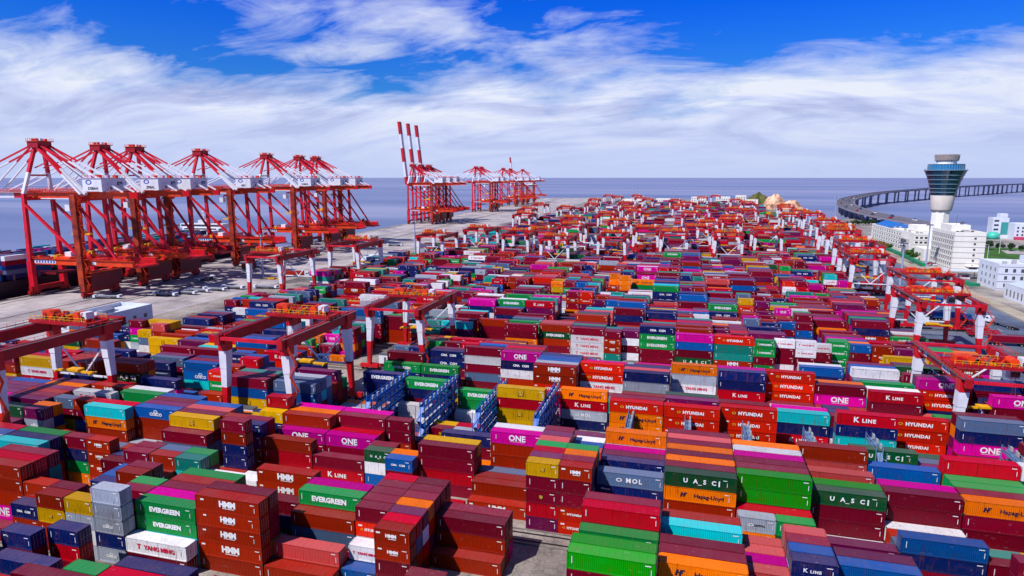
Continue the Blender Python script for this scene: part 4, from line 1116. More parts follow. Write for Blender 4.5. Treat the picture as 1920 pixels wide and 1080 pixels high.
# tall white office block
A = empty('office_building', (183, 515, 0), 0, 'tall white seven storey office block at the foot of the control tower', 'building')
w = MB(); body(w, 0, 0, 19, 44, 26); w.build('wall', [mbw], A)
r_ = MB(); body(r_, 2, 14, 14, 34, 30.5, 0.6, 0, 26.3); r_.box((9, 8, 27.2), (4, 3, 1.8), 1); r_.box((16, 38, 27.0), (3, 3, 1.4), 1); r_.build('roof_house', [mbw, mtrim], A)
w = MB()
for f in range(7): w.box((9.5, -0.09, 1.2+f*3.85), (19.3, 0.18, 0.16), 0); w.box((-0.09, 22, 1.2+f*3.85), (0.18, 44.2, 0.16), 0)
for i in range(11): w.box((-0.13, 2+i*4.0, 13), (0.26, 0.3, 26), 0)
w.build('cornice', [mtrim], A)
w = MB()
for i, (x, y) in enumerate(((3, 5), (6, 6), (14, 10), (5, 38), (9, 37), (12, 25), (15, 31))): w.box((x, y, 26.8 if y < 14 or y > 34 else 31.6), (1.6, 1.3, 1.4), 0)
w.cyl((7, 20, 30.8), (7, 20, 38), 0.12, 0, 6); w.build('roof_unit', [mgr], A)
for f in range(6):
    for i in range(10): put_win(A, 0, 4+i*4.0, 3.9+f*3.75, 1.4, 1.7, -math.pi/2)
for f in range(6): put_win(A, 12.6, 0, 3.2+f*3.9, 1.2, 1.3, 0)
e = MB(); e.box((12, -1.6, 1.6), (7, 3.2, 3.2), 0); e.box((12, -3.25, 1.4), (4.6, 0.1, 2.4), 1); e.box((12, -2, 3.35), (8, 4.4, 0.3), 0); e.build('entrance', [mbw, mwin], A)
# long office building with blue roof and glass block
Bq = empty('office_building', (185, 606, 0), 0, 'long white five storey building with blue roof part and dark glass front', 'building')
w = MB(); body(w, 0, 0, 30, 60, 17.5); body(w, 0.0, 60, 24, 128, 17.0); w.build('wall', [mbw], Bq)
r_ = MB(); r_.add([(2, 80, 17.6), (22, 80, 17.6), (22, 126, 17.6), (2, 126, 17.6), (12, 80, 22), (12, 126, 22)], [(0, 4, 5, 3), (1, 2, 5, 4), (0, 1, 4), (2, 3, 5)], 0); r_.build('roof', [mblue], Bq)
r_ = MB(); body(r_, 12, 30, 28, 56, 22, 0.6, 0, 17.8); r_.box((20, 10, 18.6), (6, 4, 1.5), 1); r_.build('roof_house', [mbw, mtrim], Bq)
g = MB(); g.box((-1.2, 17, 8.2), (2.4, 16, 9), 0); g.box((-2.46, 17, 9), (0.1, 14.5, 6.2), 1)
for k in range(5): g.box((-2.55, 10.5+k*3.2, 9), (0.08, 0.25, 6.2), 0)
g.build('glass_block', [mtrim, mwin], Bq)
w = MB()
for f in range(5): w.box((15, -0.09, 1.2+f*3.9), (30.3, 0.18, 0.16), 0); w.box((-0.09, 80, 1.2+f*3.9), (0.18, 95, 0.16), 0)
for i, (x, y) in enumerate(((4, 5), (8, 8), (26, 6), (5, 28), (5, 40), (8, 50), (4, 66), (10, 72))): w.box((x, y, 18.6), (2.0, 1.6, 1.5), 0)
w.build('roof_unit', [mtrim], Bq)
for f in range(4):
    for i in range(8): put_win(Bq, 2.5+i*3.4, 0, 3.2+f*3.9, 1.9, 1.5, 0)
    for i in range(12): put_win(Bq, 0, 36+i*7.6, 3.2+f*3.9, 2.6, 1.4, -math.pi/2)
An = empty('annex_building', (181, 566, 0), 0, 'small low white annex between the two office buildings', 'building')
w = MB(); body(w, 0, 0, 26, 22, 8.5); w.build('wall', [mbw], An); put_win(An, 9, 0, 4.2, 4.0, 4.4, 0); put_win(An, 0, 8, 4.6, 3, 2, -math.pi/2); put_win(An, 0, 15, 4.6, 3, 2, -math.pi/2)
# right hand white buildings
Cb = empty('terminal_building', (176, 428, 0), 0, 'cool white three storey building cut by the right picture edge', 'building')
w = MB(); body(w, 0, 0, 62, 26, 14.5); body(w, 20, 6, 50, 24, 18, 0.6, 0, 14.7); w.build('wall', [mbw2], Cb)
w = MB()
for f in range(4): w.box((31, -0.09, 1.1+f*4.3), (62.3, 0.18, 0.18), 0)
for i, (x, y) in enumerate(((6, 8), (11, 9), (15, 18), (26, 10), (33, 14), (44, 12), (54, 8), (57, 18))): w.box((x, y, 15.4 if not 20 < x < 50 else 19.2), (2.0, 1.6, 1.6), 0)
w.build('roof_unit', [mtrim], Cb)
for f in range(3):
    for i in range(14): put_win(Cb, 4+i*4, 0, 3.2+f*4.3, 1.3, 1.9, 0)
    for i in range(4): put_win(Cb, 0, 4+i*5.5, 3.2+f*4.3, 1.3, 1.9, -math.pi/2)
Db = empty('warehouse', (170, 352, 0), 0, 'low cool white hall with a row of tall windows and pitched roof at right edge', 'building')
w = MB(); body(w, 0, 0, 40, 52, 7.2, 0.5); w.add([(0.5, -0.5, 7.8), (39.5, -0.5, 7.8), (39.5, 52.5, 7.8), (0.5, 52.5, 7.8), (20, -0.5, 11), (20, 52.5, 11)], [(0, 4, 5, 3), (1, 2, 5, 4), (0, 1, 4), (2, 3, 5)], 1); w.build('wall', [mbw2, mat('roof_pale', (196, 206, 222), 0.6)], Db)
for i in range(12): put_win(Db, 0, 3.5+i*4.1, 3.4, 1.3, 3.4, -math.pi/2)
# low canopy beside the green screen
Cp = empty('canopy', (168, 470, 0), 0, 'flat white gate canopy beside the short green screen', 'canopy')
w = MB(); w.box((8, 4, 5.2), (18, 9, 0.6), 0); w.build('roof', [mbw2], Cp)
for x, y in ((1, 1), (15, 1), (1, 7), (15, 7)): q = MB(); q.cyl((x, y, 0), (x, y, 5), 0.25, 0, 8); q.build('post', [mtrim], Cp)
q = MB(); q.box((8, 4, 1.5), (6, 4, 3), 0); q.box((8, 1.96, 1.8), (4, 0.08, 1.2), 1); q.build('booth', [mbw2, mwin], Cp)
# distant buildings on the right
Eb = empty('lookout_building', (318, 800, 0), 0, 'narrow white lookout building with glass corner by the water', 'building')
w = MB(); body(w, 0, 0, 15, 12, 21); body(w, 7, 2, 14, 10, 26, 0.5, 0, 21.3); w.box((11.3, -0.1, 11), (6.5, 0.5, 13), 1); w.build('wall', [mbw2, mat('glass_teal', (60, 150, 150), 0.2)], Eb)
for f in range(4): put_win(Eb, 3.6, 0, 5+f*4.6, 4.2, 1.8, 0)
w = MB(); w.lathe([(6, 0), (6, 5), (3.5, 7), (0.3, 7.6)], 0, 16, (-1, -7)); w.build('dome', [mat('dome_teal', (70, 190, 170), 0.4)], Eb, True)
Fb = empty('villa_building', (333, 786, 0), 0, 'white two storey building with arched pink base at right edge beyond the lawn', 'building')
w = MB(); body(w, 0, 0, 50, 18, 16); body(w, 16, 4, 40, 14, 20, 0.5, 0, 16.2); w.box((25, -1.5, 1.6), (50, 3, 3.2), 1); w.build('wall', [mbw2, mat('base_pink', (190, 60, 100), 0.7)], Fb)
for f in range(3):
    for i in range(11): put_win(Fb, 3+i*4.4, 0, 5.2+f*3.7, 1.6, 1.9, 0)
# terminal office on the left
Ob = empty('terminal_office', (-240, 193, 0), 0, 'white office building with rounded roof volumes at the left edge of the yard', 'building')
w = MB(); body(w, 0, 0, 17, 30, 9.0, 1.6); w.lathe([(3.2, 9.0), (3.2, 11.4), (3.0, 11.7)], 1, 24, (11.5, 12)); w.lathe([(2.2, 9.0), (2.2, 11.0)], 1, 20, (5, 19)); w.build('wall', [mbw2, mat('roof_grey', (120, 124, 150), 0.5)], Ob)
for f in range(2):
    for i in range(5): put_win(Ob, 17, 4+i*5.5, 2.6+f*3.8, 1.4, 1.6, math.pi/2)
    for i in range(3): put_win(Ob, 3.5+i*5, 0, 2.6+f*3.8, 1.6, 1.4, 0)
q = MB(); rr = random.Random(3)
for i in range(7): q.box((1.5+i*1.5, 8+rr.uniform(-3, 3), 9.8), (1.1, 1.6, 1.4), 0)
q.build('roof_unit', [mgr], Ob)
Sb = empty('guard_building', (-231, 424, 0), 0, 'small white flat roofed building where the yard meets the apron', 'building')
w = MB(); body(w, 0, 0, 20, 12, 6.5); w.build('wall', [mbw2], Sb); put_win(Sb, 4, 0, 3.4, 1.6, 1.6, 0); put_win(Sb, 9, 0, 2.4, 2.2, 4, 0); put_win(Sb, 15, 0, 3.4, 1.6, 1.6, 0)
for i, (x, y, w_, d_, h_) in enumerate(((-70, 1560, 40, 14, 14), (10, 1580, 36, 14, 18), (64, 1540, 30, 14, 20), (104, 1510, 22, 12, 24), (118, 1420, 24, 12, 18), (-150, 1570, 50, 14, 12))):
    fb = empty('distant_building', (x, y, 0), 0, ('low white distant building left of the middle of the far shore', 'white distant building right behind the far cranes', 'pale distant block left of the scrub hill', 'tall white distant block at the foot of the scrub hill', 'white distant block just before the peach rock', 'long low distant building at the left end of the far shore')[i], 'building', 'distant white buildings')
    w = MB(); body(w, 0, 0, w_, d_, h_); w.build('wall', [mbw], fb)
    for f in range(int(h_/4.5)):
        for j in range(int(w_/5)): put_win(fb, 3+j*5, 0, 3+f*4.2, 2.4, 1.8, 0)

# ---------------------------------------------------------------- control tower
T_ = empty('control_tower', (196, 585, 0), 0, 'tall control tower with flared blue glass head above the white office block', 'tower')
mcon = mat('tower_concrete', (206, 196, 190), 0.7, noise=(0.1, 0.12)); mtg = mat('tower_glass', (14, 58, 84), 0.12, spec=0.9, noise=(0.15, 0.35)); mtd = mat('tower_glass_dark', (20, 34, 52), 0.15, spec=0.8); mrib = mat('tower_rib', (120, 150, 170), 0.4)
w = MB(); w.lathe([(6.8, 0), (6.4, 36), (6.3, 38.5)], 0, 8); w.build('shaft', [mbw], T_)
for k in range(8): put_win(T_, 0, -6.2, 3+k*4.6, 0.9, 1.2, 0)
w = MB(); w.lathe([(7.0, 38.5), (7.3, 40), (8.4, 50.5), (8.3, 50.8)], 0, 40); w.build('collar', [mcon], T_, True)
pr_ = [(9.7, 50.8), (10.3, 53.2), (11.0, 56), (12.0, 59.5), (13.1, 62.9), (14.6, 66.4), (16.6, 70.2)]
pr_ = [(r*0.87, z) for r, z in pr_]
w = MB(); w.lathe(pr_, 0, 48)
w.build('glass_bowl', [mtg], T_)
for (r1, z1) in pr_[1:]:
    w = MB(); w.lathe([(r1+0.05, z1-0.25), (r1+0.45, z1-0.1), (r1+0.45, z1+0.15), (r1, z1+0.25)], 0, 48); w.build('ring_band', [mrib], T_)
w = MB(); w.lathe([(12.5, 70.2), (12.3, 72), (12.0, 74.6), (12.4, 75.0)], 0, 40); w.build('viewing_deck', [mat('deck_glass', (28, 110, 160), 0.15, spec=0.9)], T_)
w = MB()
for i in range(40):
    a = i*math.pi/20; w.beam((12.6*math.cos(a), 12.6*math.sin(a), 70.2), (12.2*math.cos(a), 12.2*math.sin(a), 75), 0.22, 0.22, 0)
    a2 = a+0.05; w.beam((14.3*math.cos(a2), 14.3*math.sin(a2), 70.3), (14.3*math.cos(a2), 14.3*math.sin(a2), 71.6), 0.12, 0.12, 0)
w.build('mullion', [mrib], T_)
w = MB(); w.lathe([(6.8, 75), (6.8, 77.2)], 0, 32); w.build('crown_base', [mbw], T_)
w = MB(); w.lathe([(7.3, 77.2), (7.9, 78.2), (8.3, 82.2), (8.1, 82.4)], 0, 40); w.build('crown', [mat('crown_grey', (150, 138, 136), 0.6, noise=(1.2, 0.5))], T_)
w = MB()
for i in range(40):
    a = i*math.pi/20; w.beam((7.9*math.cos(a), 7.9*math.sin(a), 77.6), (8.45*math.cos(a), 8.45*math.sin(a), 82.3), 0.2, 0.2, 0)
w.build('crown_rib', [mtrim], T_)

# ---------------------------------------------------------------- curved sea bridge
BP = [(262, 700, 6), (268, 770, 8), (275, 831, 10), (270, 944, 10.5), (267, 1050, 11), (270, 1176, 12.5), (286, 1324, 15), (323, 1478, 18.5), (385, 1640, 22), (480, 1859, 25), (600, 2060, 28), (860, 2518, 31), (1134, 2945, 33), (1544, 3588, 34), (2300, 4700, 35), (3400, 6200, 35)]
def cr(p0, p1, p2, p3, t):
    return tuple(0.5*((2*b)+(-a+c)*t+(2*a-5*b+4*c-d)*t*t+(-a+3*b-3*c+d)*t**3) for a, b, c, d in zip(p0, p1, p2, p3))
pts = []
for i in range(1, len(BP)-2):
    for k in range(8): pts.append(Vector(cr(BP[i-1], BP[i], BP[i+1], BP[i+2], k/8)))
Br = empty('sea_bridge', (262, 830, 0), 0, 'long curved concrete sea bridge sweeping to the right behind the control tower', 'bridge')
def rel(p): return p-Vector((262, 830, 0))
secs = []
for i, p in enumerate(pts):
    d = (pts[min(i+1, len(pts)-1)]-pts[max(i-1, 0)]); d.z = 0; d.normalize(); secs.append((rel(p), Vector((-d.y, d.x, 0))))
def sweep(prof, nm, m):
    w = MB(); k = len(prof); vs = []
    for p, n_ in secs: vs += [p-n_*a+Vector((0, 0, z)) for a, z in prof]
    w.add(vs, [(i*k+j, i*k+(j+1) % k, (i+1)*k+(j+1) % k, (i+1)*k+j) for i in range(len(secs)-1) for j in range(k)]); return w.build(nm, m, Br)
mdeckc = mat('bridge_concrete', (142, 136, 150), 0.8, noise=(0.02, 0.25)); mroad = mat('bridge_road', (98, 96, 106), 0.8)
sweep([(-16, 0), (16, 0), (16, -1.2), (8, -2.6), (-8, -2.6), (-16, -1.2)], 'deck', [mdeckc])
sweep([(-14.5, 0.05), (14.5, 0.05), (14.5, 0.02), (-14.5, 0.02)], 'roadway', [mroad])
for a in (-16, -0.2, 15.6): sweep([(a, 1.2), (a+0.4, 1.2), (a+0.4, 0.0), (a, 0.0)], 'parapet', [mdeckc])
acc = 0; npier = 0
for i in range(1, len(secs)):
    acc += (secs[i][0]-secs[i-1][0]).length
    if acc > (45 if i < 45 else 70) and npier < 70:
        acc = 0; npier += 1; p, n_ = secs[i]; w = MB()
        for s_ in (-9, 9): w.beam(p+n_*s_+Vector((0, 0, -3.0)), Vector((p.x, p.y, -4))+n_*s_, 3.6, 2.2, 0)
        w.beam(p-n_*14+Vector((0, 0, -2.6)), p+n_*14+Vector((0, 0, -2.6)), 2.6, 1.6, 0); w.beam(Vector((p.x, p.y, -2.4))-n_*13, Vector((p.x, p.y, -2.4))+n_*13, 8, 2.4, 0)
        w.build('pier', [mdeckc], Br)

# ---------------------------------------------------------------- vehicles
def wheel(mb, x, y, r, m): mb.cyl((x, y-0.18, r), (x, y+0.18, r), r, m, 12)
def truck(cab, load):
    c = empty('truck', (0, 0, 0))
    b = MB(); b.box((0, 0, 1.15), (15, 1.0, 0.35), 0); b.box((-0.8, 0, 1.38), (12.6, 2.4, 0.12), 0)
    for x in (-6, -4.7, -3.4, 3.8, 6.4): b.box((x, 0, 0.55), (0.2, 2.0, 0.2), 0)
    b.build('chassis', [mgr], c)
    k = MB(); k.box((7.2, 0, 2.0), (2.3, 2.4, 2.2), 0); k.add([(8.35, -1.2, 1.0), (8.9, -1.2, 1.0), (8.9, 1.2, 1.0), (8.35, 1.2, 1.0), (8.35, -1.2, 2.2), (8.75, -1.2, 2.2), (8.75, 1.2, 2.2), (8.35, 1.2, 2.2)], [(0, 1, 5, 4), (1, 2, 6, 5), (2, 3, 7, 6), (4, 5, 6, 7), (0, 3, 2, 1)], 0); k.box((7.2, 0, 3.25), (2.1, 2.2, 0.3), 0); k.box((8.38, 0, 2.6), (0.08, 2.1, 0.8), 1); k.box((7.4, -1.22, 2.5), (1.2, 0.06, 0.7), 1); k.box((7.4, 1.22, 2.5), (1.2, 0.06, 0.7), 1)
    k.build('cab', [cab, mglass], c)
    for x in (-6, -4.7, -3.4, 3.8, 7.4):
        for y in (-1.05, 1.05): w = MB(); wheel(w, x, y, 0.5, 0); w.cyl((x, y*1.19, 0.5), (x, y*1.21, 0.5), 0.22, 1, 8); w.build('wheel', [mblk, mtrim], c)
    if load: l = MB(); l.box((-0.9, 0, 2.75), (12.1, 2.4, 2.55), 0); l.build('load', [load], c)
    return c
def agv():
    c = empty('transport_cart', (0, 0, 0)); b = MB(); b.box((0, 0, 1.1), (14.5, 2.8, 0.7), 0); b.box((0, 0, 1.6), (13, 2.2, 0.3), 1)
    for s_ in (-1, 1): b.box((s_*6.7, 0, 1.5), (1.4, 3.0, 1.4), 2); b.box((s_*7.42, 0, 1.5), (0.08, 2.4, 0.5), 3)
    b.build('frame', [mgr, mat('cart_pale', (150, 156, 170), 0.5), mwht, mglass], c)
    for x in (-4.8, -3.2, 3.2, 4.8):
        for y in (-1.25, 1.25): w = MB(); wheel(w, x, y, 0.6, 0); w.build('wheel', [mblk], c)
    return c
ag = agv()
AG = [(-301, 272, 0.25, 'lone low transport cart by the landside leg of the nearest quay crane'), (-277, 287, 0, 'leftmost transport cart of the cluster waiting on the apron'), (-270, 294, 0, 'front transport cart in the middle of the waiting cluster'), (-268, 302, 0.0, 'transport cart behind the front one in the waiting cluster'),
 (-262, 308, 0, 'right hand transport cart of the waiting cluster'), (-256, 316, 0, 'rearmost transport cart of the waiting cluster'), (-238, 322, 0.1, 'transport cart seen through the legs of a white legged gantry crane'), (-322, 622, 1.5, 'far transport cart alone near the quay edge'), (-268, 560, 0.1, 'transport cart parked on the empty apron by the lighting mast'), (-296, 340, 1.55, 'transport cart in the shade under the quay cranes')]
for x, y, r_z, lb in AG:
    o = copy_tree(ag); o.name = 'transport_cart'; o.location = (x, y, 0.01); o.rotation_euler = (0, 0, r_z); tag(o, lb, 'cart', 'carts on the quay apron')
hide_proto(ag)
tp = {'r': truck(mred, PM['M']), 'w': truck(mwht, None), 'b': truck(mat('cab_blue', (30, 70, 150), 0.4), PM['U']), 'd': truck(mdred, None), 'k': truck(mwht, PM['B'])}
TR = [('d', 153, 436, 1.75, 'empty dark red truck at the head of the short queue on the road'), ('d', 151, 419, 1.75, 'empty dark red truck second in the short road queue'), ('d', 149.5, 402, 1.75, 'empty dark red truck last in the short road queue'),
 ('w', 137, 322, 1.95, 'white cabbed flatbed truck alone on the wide asphalt at right'), ('k', -302, 392, 1.5, 'truck with brown container under the fourth quay crane'), ('k', -247, 366, 0.3, 'truck with dark brown container crossing the apron'), ('b', 122, 372, 0.1, 'truck with blue container at the right edge of the yard'), ('b', 119, 330, 0.05, 'truck with blue container turning behind the right gantry cranes'),
 ('r', 124, 285, 0.0, 'red truck with maroon container beside the right gantry crane legs'), ('w', 122, 268, 0.05, 'white flatbed truck parked right of the containers'), ('w', 126, 246, 0.0, 'white flatbed truck near the right picture edge'), ('r', 135, 640, 1.6, 'red truck far along the asphalt road'), ('w', 140, 760, 1.6, 'white truck far along the asphalt road'), ('r', 188, 905, 0.4, 'red truck beyond the end of the green screen'), ('r', 206, 930, 0.2, 'second red truck beyond the end of the green screen'),
 ('r', -300, 470, 1.5, 'red truck under the quay cranes in the middle distance')]
for k, x, y, r_z, lb in TR:
    o = copy_tree(tp[k]); o.name = 'truck'; o.location = (x, y, 0.03); o.rotation_euler = (0, 0, r_z); tag(o, lb, 'truck', 'trucks in the terminal')
for v in tp.values(): hide_proto(v)
def trailer():
    c = empty('flatbed_trailer', (0, 0, 0)); b = MB()
    for y in (-0.55, 0.55): b.box((0, y, 1.15), (12.6, 0.18, 0.4), 0)
    for x in (-6.1, -3, 0, 3, 6.1): b.box((x, 0, 1.3), (0.3, 2.4, 0.16), 0)
    b.box((4.6, 0, 0.6), (0.15, 1.6, 1.2), 0); b.build('frame', [tr_m], c)
    for x in (-5.2, -3.9):
        for y in (-1.0, 1.0): w = MB(); wheel(w, x, y, 0.5, 0); w.build('wheel', [mblk], c)
    return c
TN = ['first', 'second', 'third', 'fourth', 'fifth', 'sixth', 'seventh', 'eighth', 'ninth', 'tenth', 'eleventh', 'twelfth']
for mi_, (nm, mm, x0, y0, n_, w_) in enumerate((('teal', mat('trailer_teal', (40, 130, 120), 0.5), 122, 232, 9, 'near the right gantry crane legs'), ('maroon', mdred, 121, 298, 8, 'behind the right gantry cranes'), ('grey', mgr, 136, 262, 10, 'along the middle of the asphalt road'))):
    tr_m = mm; pt = trailer()
    for i in range(n_):
        o = copy_tree(pt); o.name = 'flatbed_trailer'; o.location = (x0+(i*7 % 3)*0.8, y0+i*4.2, 0.02); o.rotation_euler = (0, 0, 0.03*((i*5) % 3))
        tag(o, f'{TN[i]} nearest empty {nm} flatbed trailer parked {w_}', 'trailer', nm+' trailers parked beside the yard')
    hide_proto(pt)
cs_ = MB(); cs_.box((0, 0, 0.6), (4.4, 1.8, 0.7), 0); cs_.add([(-1.6, -0.8, 0.95), (1.2, -0.8, 0.95), (1.2, 0.8, 0.95), (-1.6, 0.8, 0.95), (-1.1, -0.7, 1.5), (0.6, -0.7, 1.5), (0.6, 0.7, 1.5), (-1.1, 0.7, 1.5)], [(0, 1, 5, 4), (1, 2, 6, 5), (2, 3, 7, 6), (3, 0, 4, 7), (4, 5, 6, 7)], 1)
for x in (-1.4, 1.4):
    for y in (-0.85, 0.85): cs_.cyl((x, y-0.1, 0.33), (x, y+0.1, 0.33), 0.33, 2, 10)
cols_ = [mwht, mred, mat('car_blue', (40, 80, 150), 0.3), mgr]
CPOS = [(172, 690, 0), (172, 697, 1), (172, 704, 0), (173, 711, 2), (173, 718, 3), (174, 725, 0), (180, 540, 0), (180, 547, 1), (179, 554, 0)]
CL = ['nearest', 'second', 'third', 'fourth', 'fifth', 'farthest', 'front', 'middle', 'rear']
for i, (x, y, c_) in enumerate(CPOS):
    o = bpy.data.objects.new('parked_car', cs_.mesh('parked_car', [cols_[c_], mglass, mblk])); COL.objects.link(o); o.location = (x, y, 0.01)
    tag(o, (CL[i]+' small car in the row parked before the long white building') if i < 6 else (CL[i]+' car of three parked beside the tall office block'), 'car', 'cars parked by the offices')
for i in range(14):
    p, n_ = secs[14+i*3 if 14+i*3 < len(secs) else -2]
    q = Vector((262, 830, 0))+p+n_*(7 if i % 2 else -7)
    o = bpy.data.objects.new('bridge_vehicle', cs_.mesh('bridge_vehicle', [cols_[i % 4], mglass, mblk])); COL.objects.link(o); o.location = q+Vector((0, 0, 0.06)); o.scale = (2.2, 1.4, 2.2); o.rotation_euler = (0, 0, math.atan2(-n_.x, n_.y))
    tag(o, ('white', 'red', 'blue', 'grey')[i % 4]+' vehicle on the curved sea bridge, '+('first', 'second', 'third', 'fourth')[i//4]+' of its colour from the near end', 'vehicle', 'vehicles on the sea bridge')

# ---------------------------------------------------------------- masts and lamps
def mast(h):
    c = empty('lighting_mast', (0, 0, 0)); p = MB(); p.cyl((0, 0, 0), (0, 0, h), 0.75, 0, 10, 0.35); p.box((0, 0, 0.4), (2, 2, 0.8), 1); p.build('pole', [mat('mast_grey', (150, 160, 190), 0.5), mtrim], c)
    q = MB(); q.lathe([(2.0, h-1.0), (2.2, h-0.8), (2.2, h-0.5)], 0, 12)
    for i in range(8): a = i*math.pi/4; q.box((2.3*math.cos(a), 2.3*math.sin(a), h-1.2), (0.8, 0.8, 0.6), 1)
    q.build('lamp_head', [mgr, mwht], c); return c
mp = mast(30)
for x, y, s_, lb in ((-267, 359, .95, 'grey lighting mast beside the white legged gantry crane on the apron'), (-217, 492, 1.0, 'slim grey lighting mast at the edge of the apron before the trio of raised booms'), (-229, 1560, 1.35, 'distant lighting mast at the left of the far shore'), (-126, 1590, 1.35, 'distant lighting mast second from left on the far shore'), (-32, 1600, 1.4, 'distant lighting mast in the middle of the far shore'),
 (80, 1600, 1.4, 'distant lighting mast right of the middle of the far shore'), (122, 1580, 1.3, 'distant lighting mast beside the scrub hill'), (214, 1049, 1.25, 'lighting mast standing before open water left of the bridge'), (172, 531, 1.05, 'lighting mast in front of the tall white office block'), (125, 424, 0.9, 'lighting mast among the right gantry cranes')):
    o = copy_tree(mp); o.name = 'lighting_mast'; o.location = (x, y, 0); o.scale = (1, 1, s_); tag(o, lb, 'mast', 'lighting masts')
hide_proto(mp)
def lamp():
    c = empty('street_lamp', (0, 0, 0)); p = MB(); p.cyl((0, 0, 0), (0, 0, 12), 0.16, 0, 8, 0.1); p.beam((0, 0, 12), (-2.2, 0, 12.4), 0.14, 0.14, 0); p.build('pole', [mwht], c); q = MB(); q.box((-2.6, 0, 12.4), (1.1, 0.4, 0.2), 0); q.build('lamp_head', [mgr], c); return c
lp = lamp()
for x, y, lb in ((222, 560, 'street lamp at the near edge of the lawn'), (243, 520, 'street lamp in the middle of the lawn'), (262, 640, 'street lamp where the path meets the lawn'), (292, 600, 'street lamp beside the path across the lawn'), (219, 470, 'street lamp behind the cool white building')):
    o = copy_tree(lp); o.name = 'street_lamp'; o.location = (x, y, 0); o.scale = (1.4, 1.4, 1.2); tag(o, lb, 'street lamp', 'street lamps on the lawn')
hide_proto(lp)

# ---------------------------------------------------------------- trees and shrubs
mleaf = mat('leaf', (56, 92, 30), 0.8, noise=(0.5, 0.45)); mleafd = mat('leaf_dark', (34, 62, 26), 0.8, noise=(0.5, 0.4)); mbark = mat('bark', (90, 70, 54), 0.9)
def treeobj(seed, r=3.2, h=6.0):
    rr = random.Random(seed); c = empty('tree', (0, 0, 0)); t_ = MB(); t_.cyl((0, 0, 0), (0.1, 0, h*0.5), 0.25, 0, 7, 0.14)
    for i in range(4): a = i*1.6; t_.cyl((0.1, 0, h*0.42), (math.cos(a)*r*0.5, math.sin(a)*r*0.5, h*0.72), 0.12, 0, 5, 0.05)
    t_.build('trunk', [mbark], c); m = MB()
    cl = [(rr.uniform(-.6, .6)*r, rr.uniform(-.6, .6)*r, h*0.65+rr.uniform(-.22, .25)*h, rr.uniform(.35, .6)*r) for _ in range(9)]
    for (x, y, z, q) in cl:
        for _ in range(70):
            d = Vector((rr.gauss(0, 1), rr.gauss(0, 1), rr.gauss(0, 1))).normalized()*q*rr.uniform(.7, 1.05); p = Vector((x, y, z))+d
            a = Vector((rr.gauss(0, 1), rr.gauss(0, 1), rr.gauss(0, 1))).normalized(); b_ = a.cross(d).normalized(); s_ = rr.uniform(.25, .5)
            m.add([p+a*s_, p+b_*s_, p-a*s_, p-b_*s_], [(0, 1, 2, 3)], 0)
    m.build('crown', [mleaf if seed % 2 else mleafd], c); return c
tps = [treeobj(1), treeobj(2), treeobj(3, 2.6, 4.5)]
rt_ = random.Random(5)
TREES = []
for i in range(14): TREES.append((232+i*7, 690-i*3.5, 2, 'tree line'))
for x, y in ((206, 505), (209, 512), (207, 520), (212, 500), (216, 492), (205, 530)): TREES.append((x, y, 1, 'shrubs right of the tall office block'))
for x, y in ((206, 540), (208, 548), (210, 556), (214, 508), (211, 566), (215, 524), (219, 512)): TREES.append((x, y, 1, 'shrubs right of the tall office block'))
for x, y in ((180, 596), (177, 588), (184, 598), (176, 572)): TREES.append((x, y, 3, 'by the annex'))
for i in range(12): TREES.append((192+i*6, 942+i*4, 2, 'dark trees under the bridge ramp'))
for x, y in ((178, 645), (178, 655), (177, 665), (178, 676)): TREES.append((x, y, 3, 'before the long white building'))
cnts = {}
for x, y, k, g in TREES:
    o = copy_tree(tps[k-1]); o.name = 'tree'; o.location = (x, y, 0); s_ = rt_.uniform(.9, 1.35); o.scale = (s_, s_, s_); o.rotation_euler = (0, 0, rt_.uniform(0, 6))
    cnts[g] = cnts.get(g, 0)+1
    base = {'tree line': 'dark tree in the line along the far side of the lawn', 'shrubs right of the tall office block': 'green tree right of the tall white office block', 'by the annex': 'small tree beside the low white annex', 'dark trees under the bridge ramp': 'dark tree in the row before the bridge ramp', 'before the long white building': 'small tree before the long white building'}[g]
    tag(o, NTH[min(13, cnts[g]-1)].replace('leftmost', 'first')+' '+base, 'tree', g)
for v in tps: hide_proto(v)

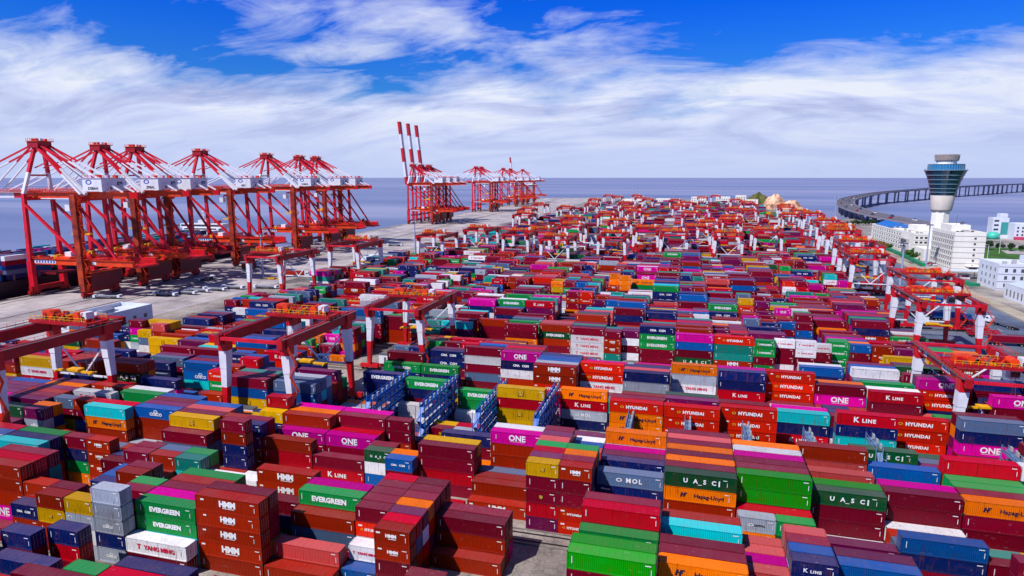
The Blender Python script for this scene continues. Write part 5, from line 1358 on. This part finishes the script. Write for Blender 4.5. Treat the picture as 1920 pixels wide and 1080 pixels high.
# ---------------------------------------------------------------- refrigerated container racks
mrk = mat('rack_blue', (16, 92, 186), 0.45, noise=(0.5, 0.3)); mrg = mat('rack_grey_blue', (104, 132, 170), 0.5, noise=(0.4, 0.35))
def rack(nrows, m, levels=5):
    c = empty('access_rack', (0, 0, 0)); D = nrows*2.62
    f = MB()
    for i in range(nrows+1):
        for x in (-0.6, 0.6): f.beam((x, i*2.62, 0), (x, i*2.62, levels*2.6+1.1), 0.16, 0.16, 0)
    f.build('frame', [m], c)
    for l in range(levels):
        p = MB(); z = 2.5+l*2.6; p.box((0, D/2, z), (1.2, D, 0.12), 0)
        for x in (-0.62, 0.62): p.beam((x, 0, z+0.1), (x, D, z+0.1), 0.08, 0.6, 0); p.beam((x, 0, z+1.05), (x, D, z+1.05), 0.1, 0.1, 0)
        for i in range(nrows): p.box((0.5, (i+0.5)*2.62, z+0.9), (0.3, 0.8, 0.9), 1)
        p.build('walkway', [m, mtrim], c)
    s = MB()
    for l in range(levels): y0, y1 = (-2.6, -0.2) if l % 2 else (-0.2, -2.6); s.beam((0, y0, l*2.6-0.1), (0, y1, l*2.6+2.5), 1.0, 0.15, 0)
    for y in (-2.7, -0.2):
        for x in (-0.6, 0.6): s.beam((x, y, 0), (x, y, levels*2.6+1), 0.12, 0.12, 0)
    s.build('stair', [m], c); return c
rk = {8: rack(9, mrk, 4), 3: rack(3, mrg, 4)}
RN = ['blue access rack at the left end of the refrigerated block', 'blue access rack between the two bays of white containers', 'blue access rack beside the yellow and crimson stack', 'blue access rack left of the orange topped stack', 'short grey blue rack before the orange and navy stack at centre', 'short grey blue rack second of the right hand row', 'short grey blue rack third of the right hand row', 'short grey blue rack fourth of the right hand row', 'short grey blue rack fifth of the right hand row', 'short grey blue rack at the far right of its row']
for (x, nr), lb in zip(RACKS, RN):
    o = copy_tree(rk[nr]); o.name = 'access_rack'; o.location = (x, row_y(3, 0), 0); tag(o, lb, 'rack', 'access racks of the refrigerated block')
for v in rk.values(): hide_proto(v)
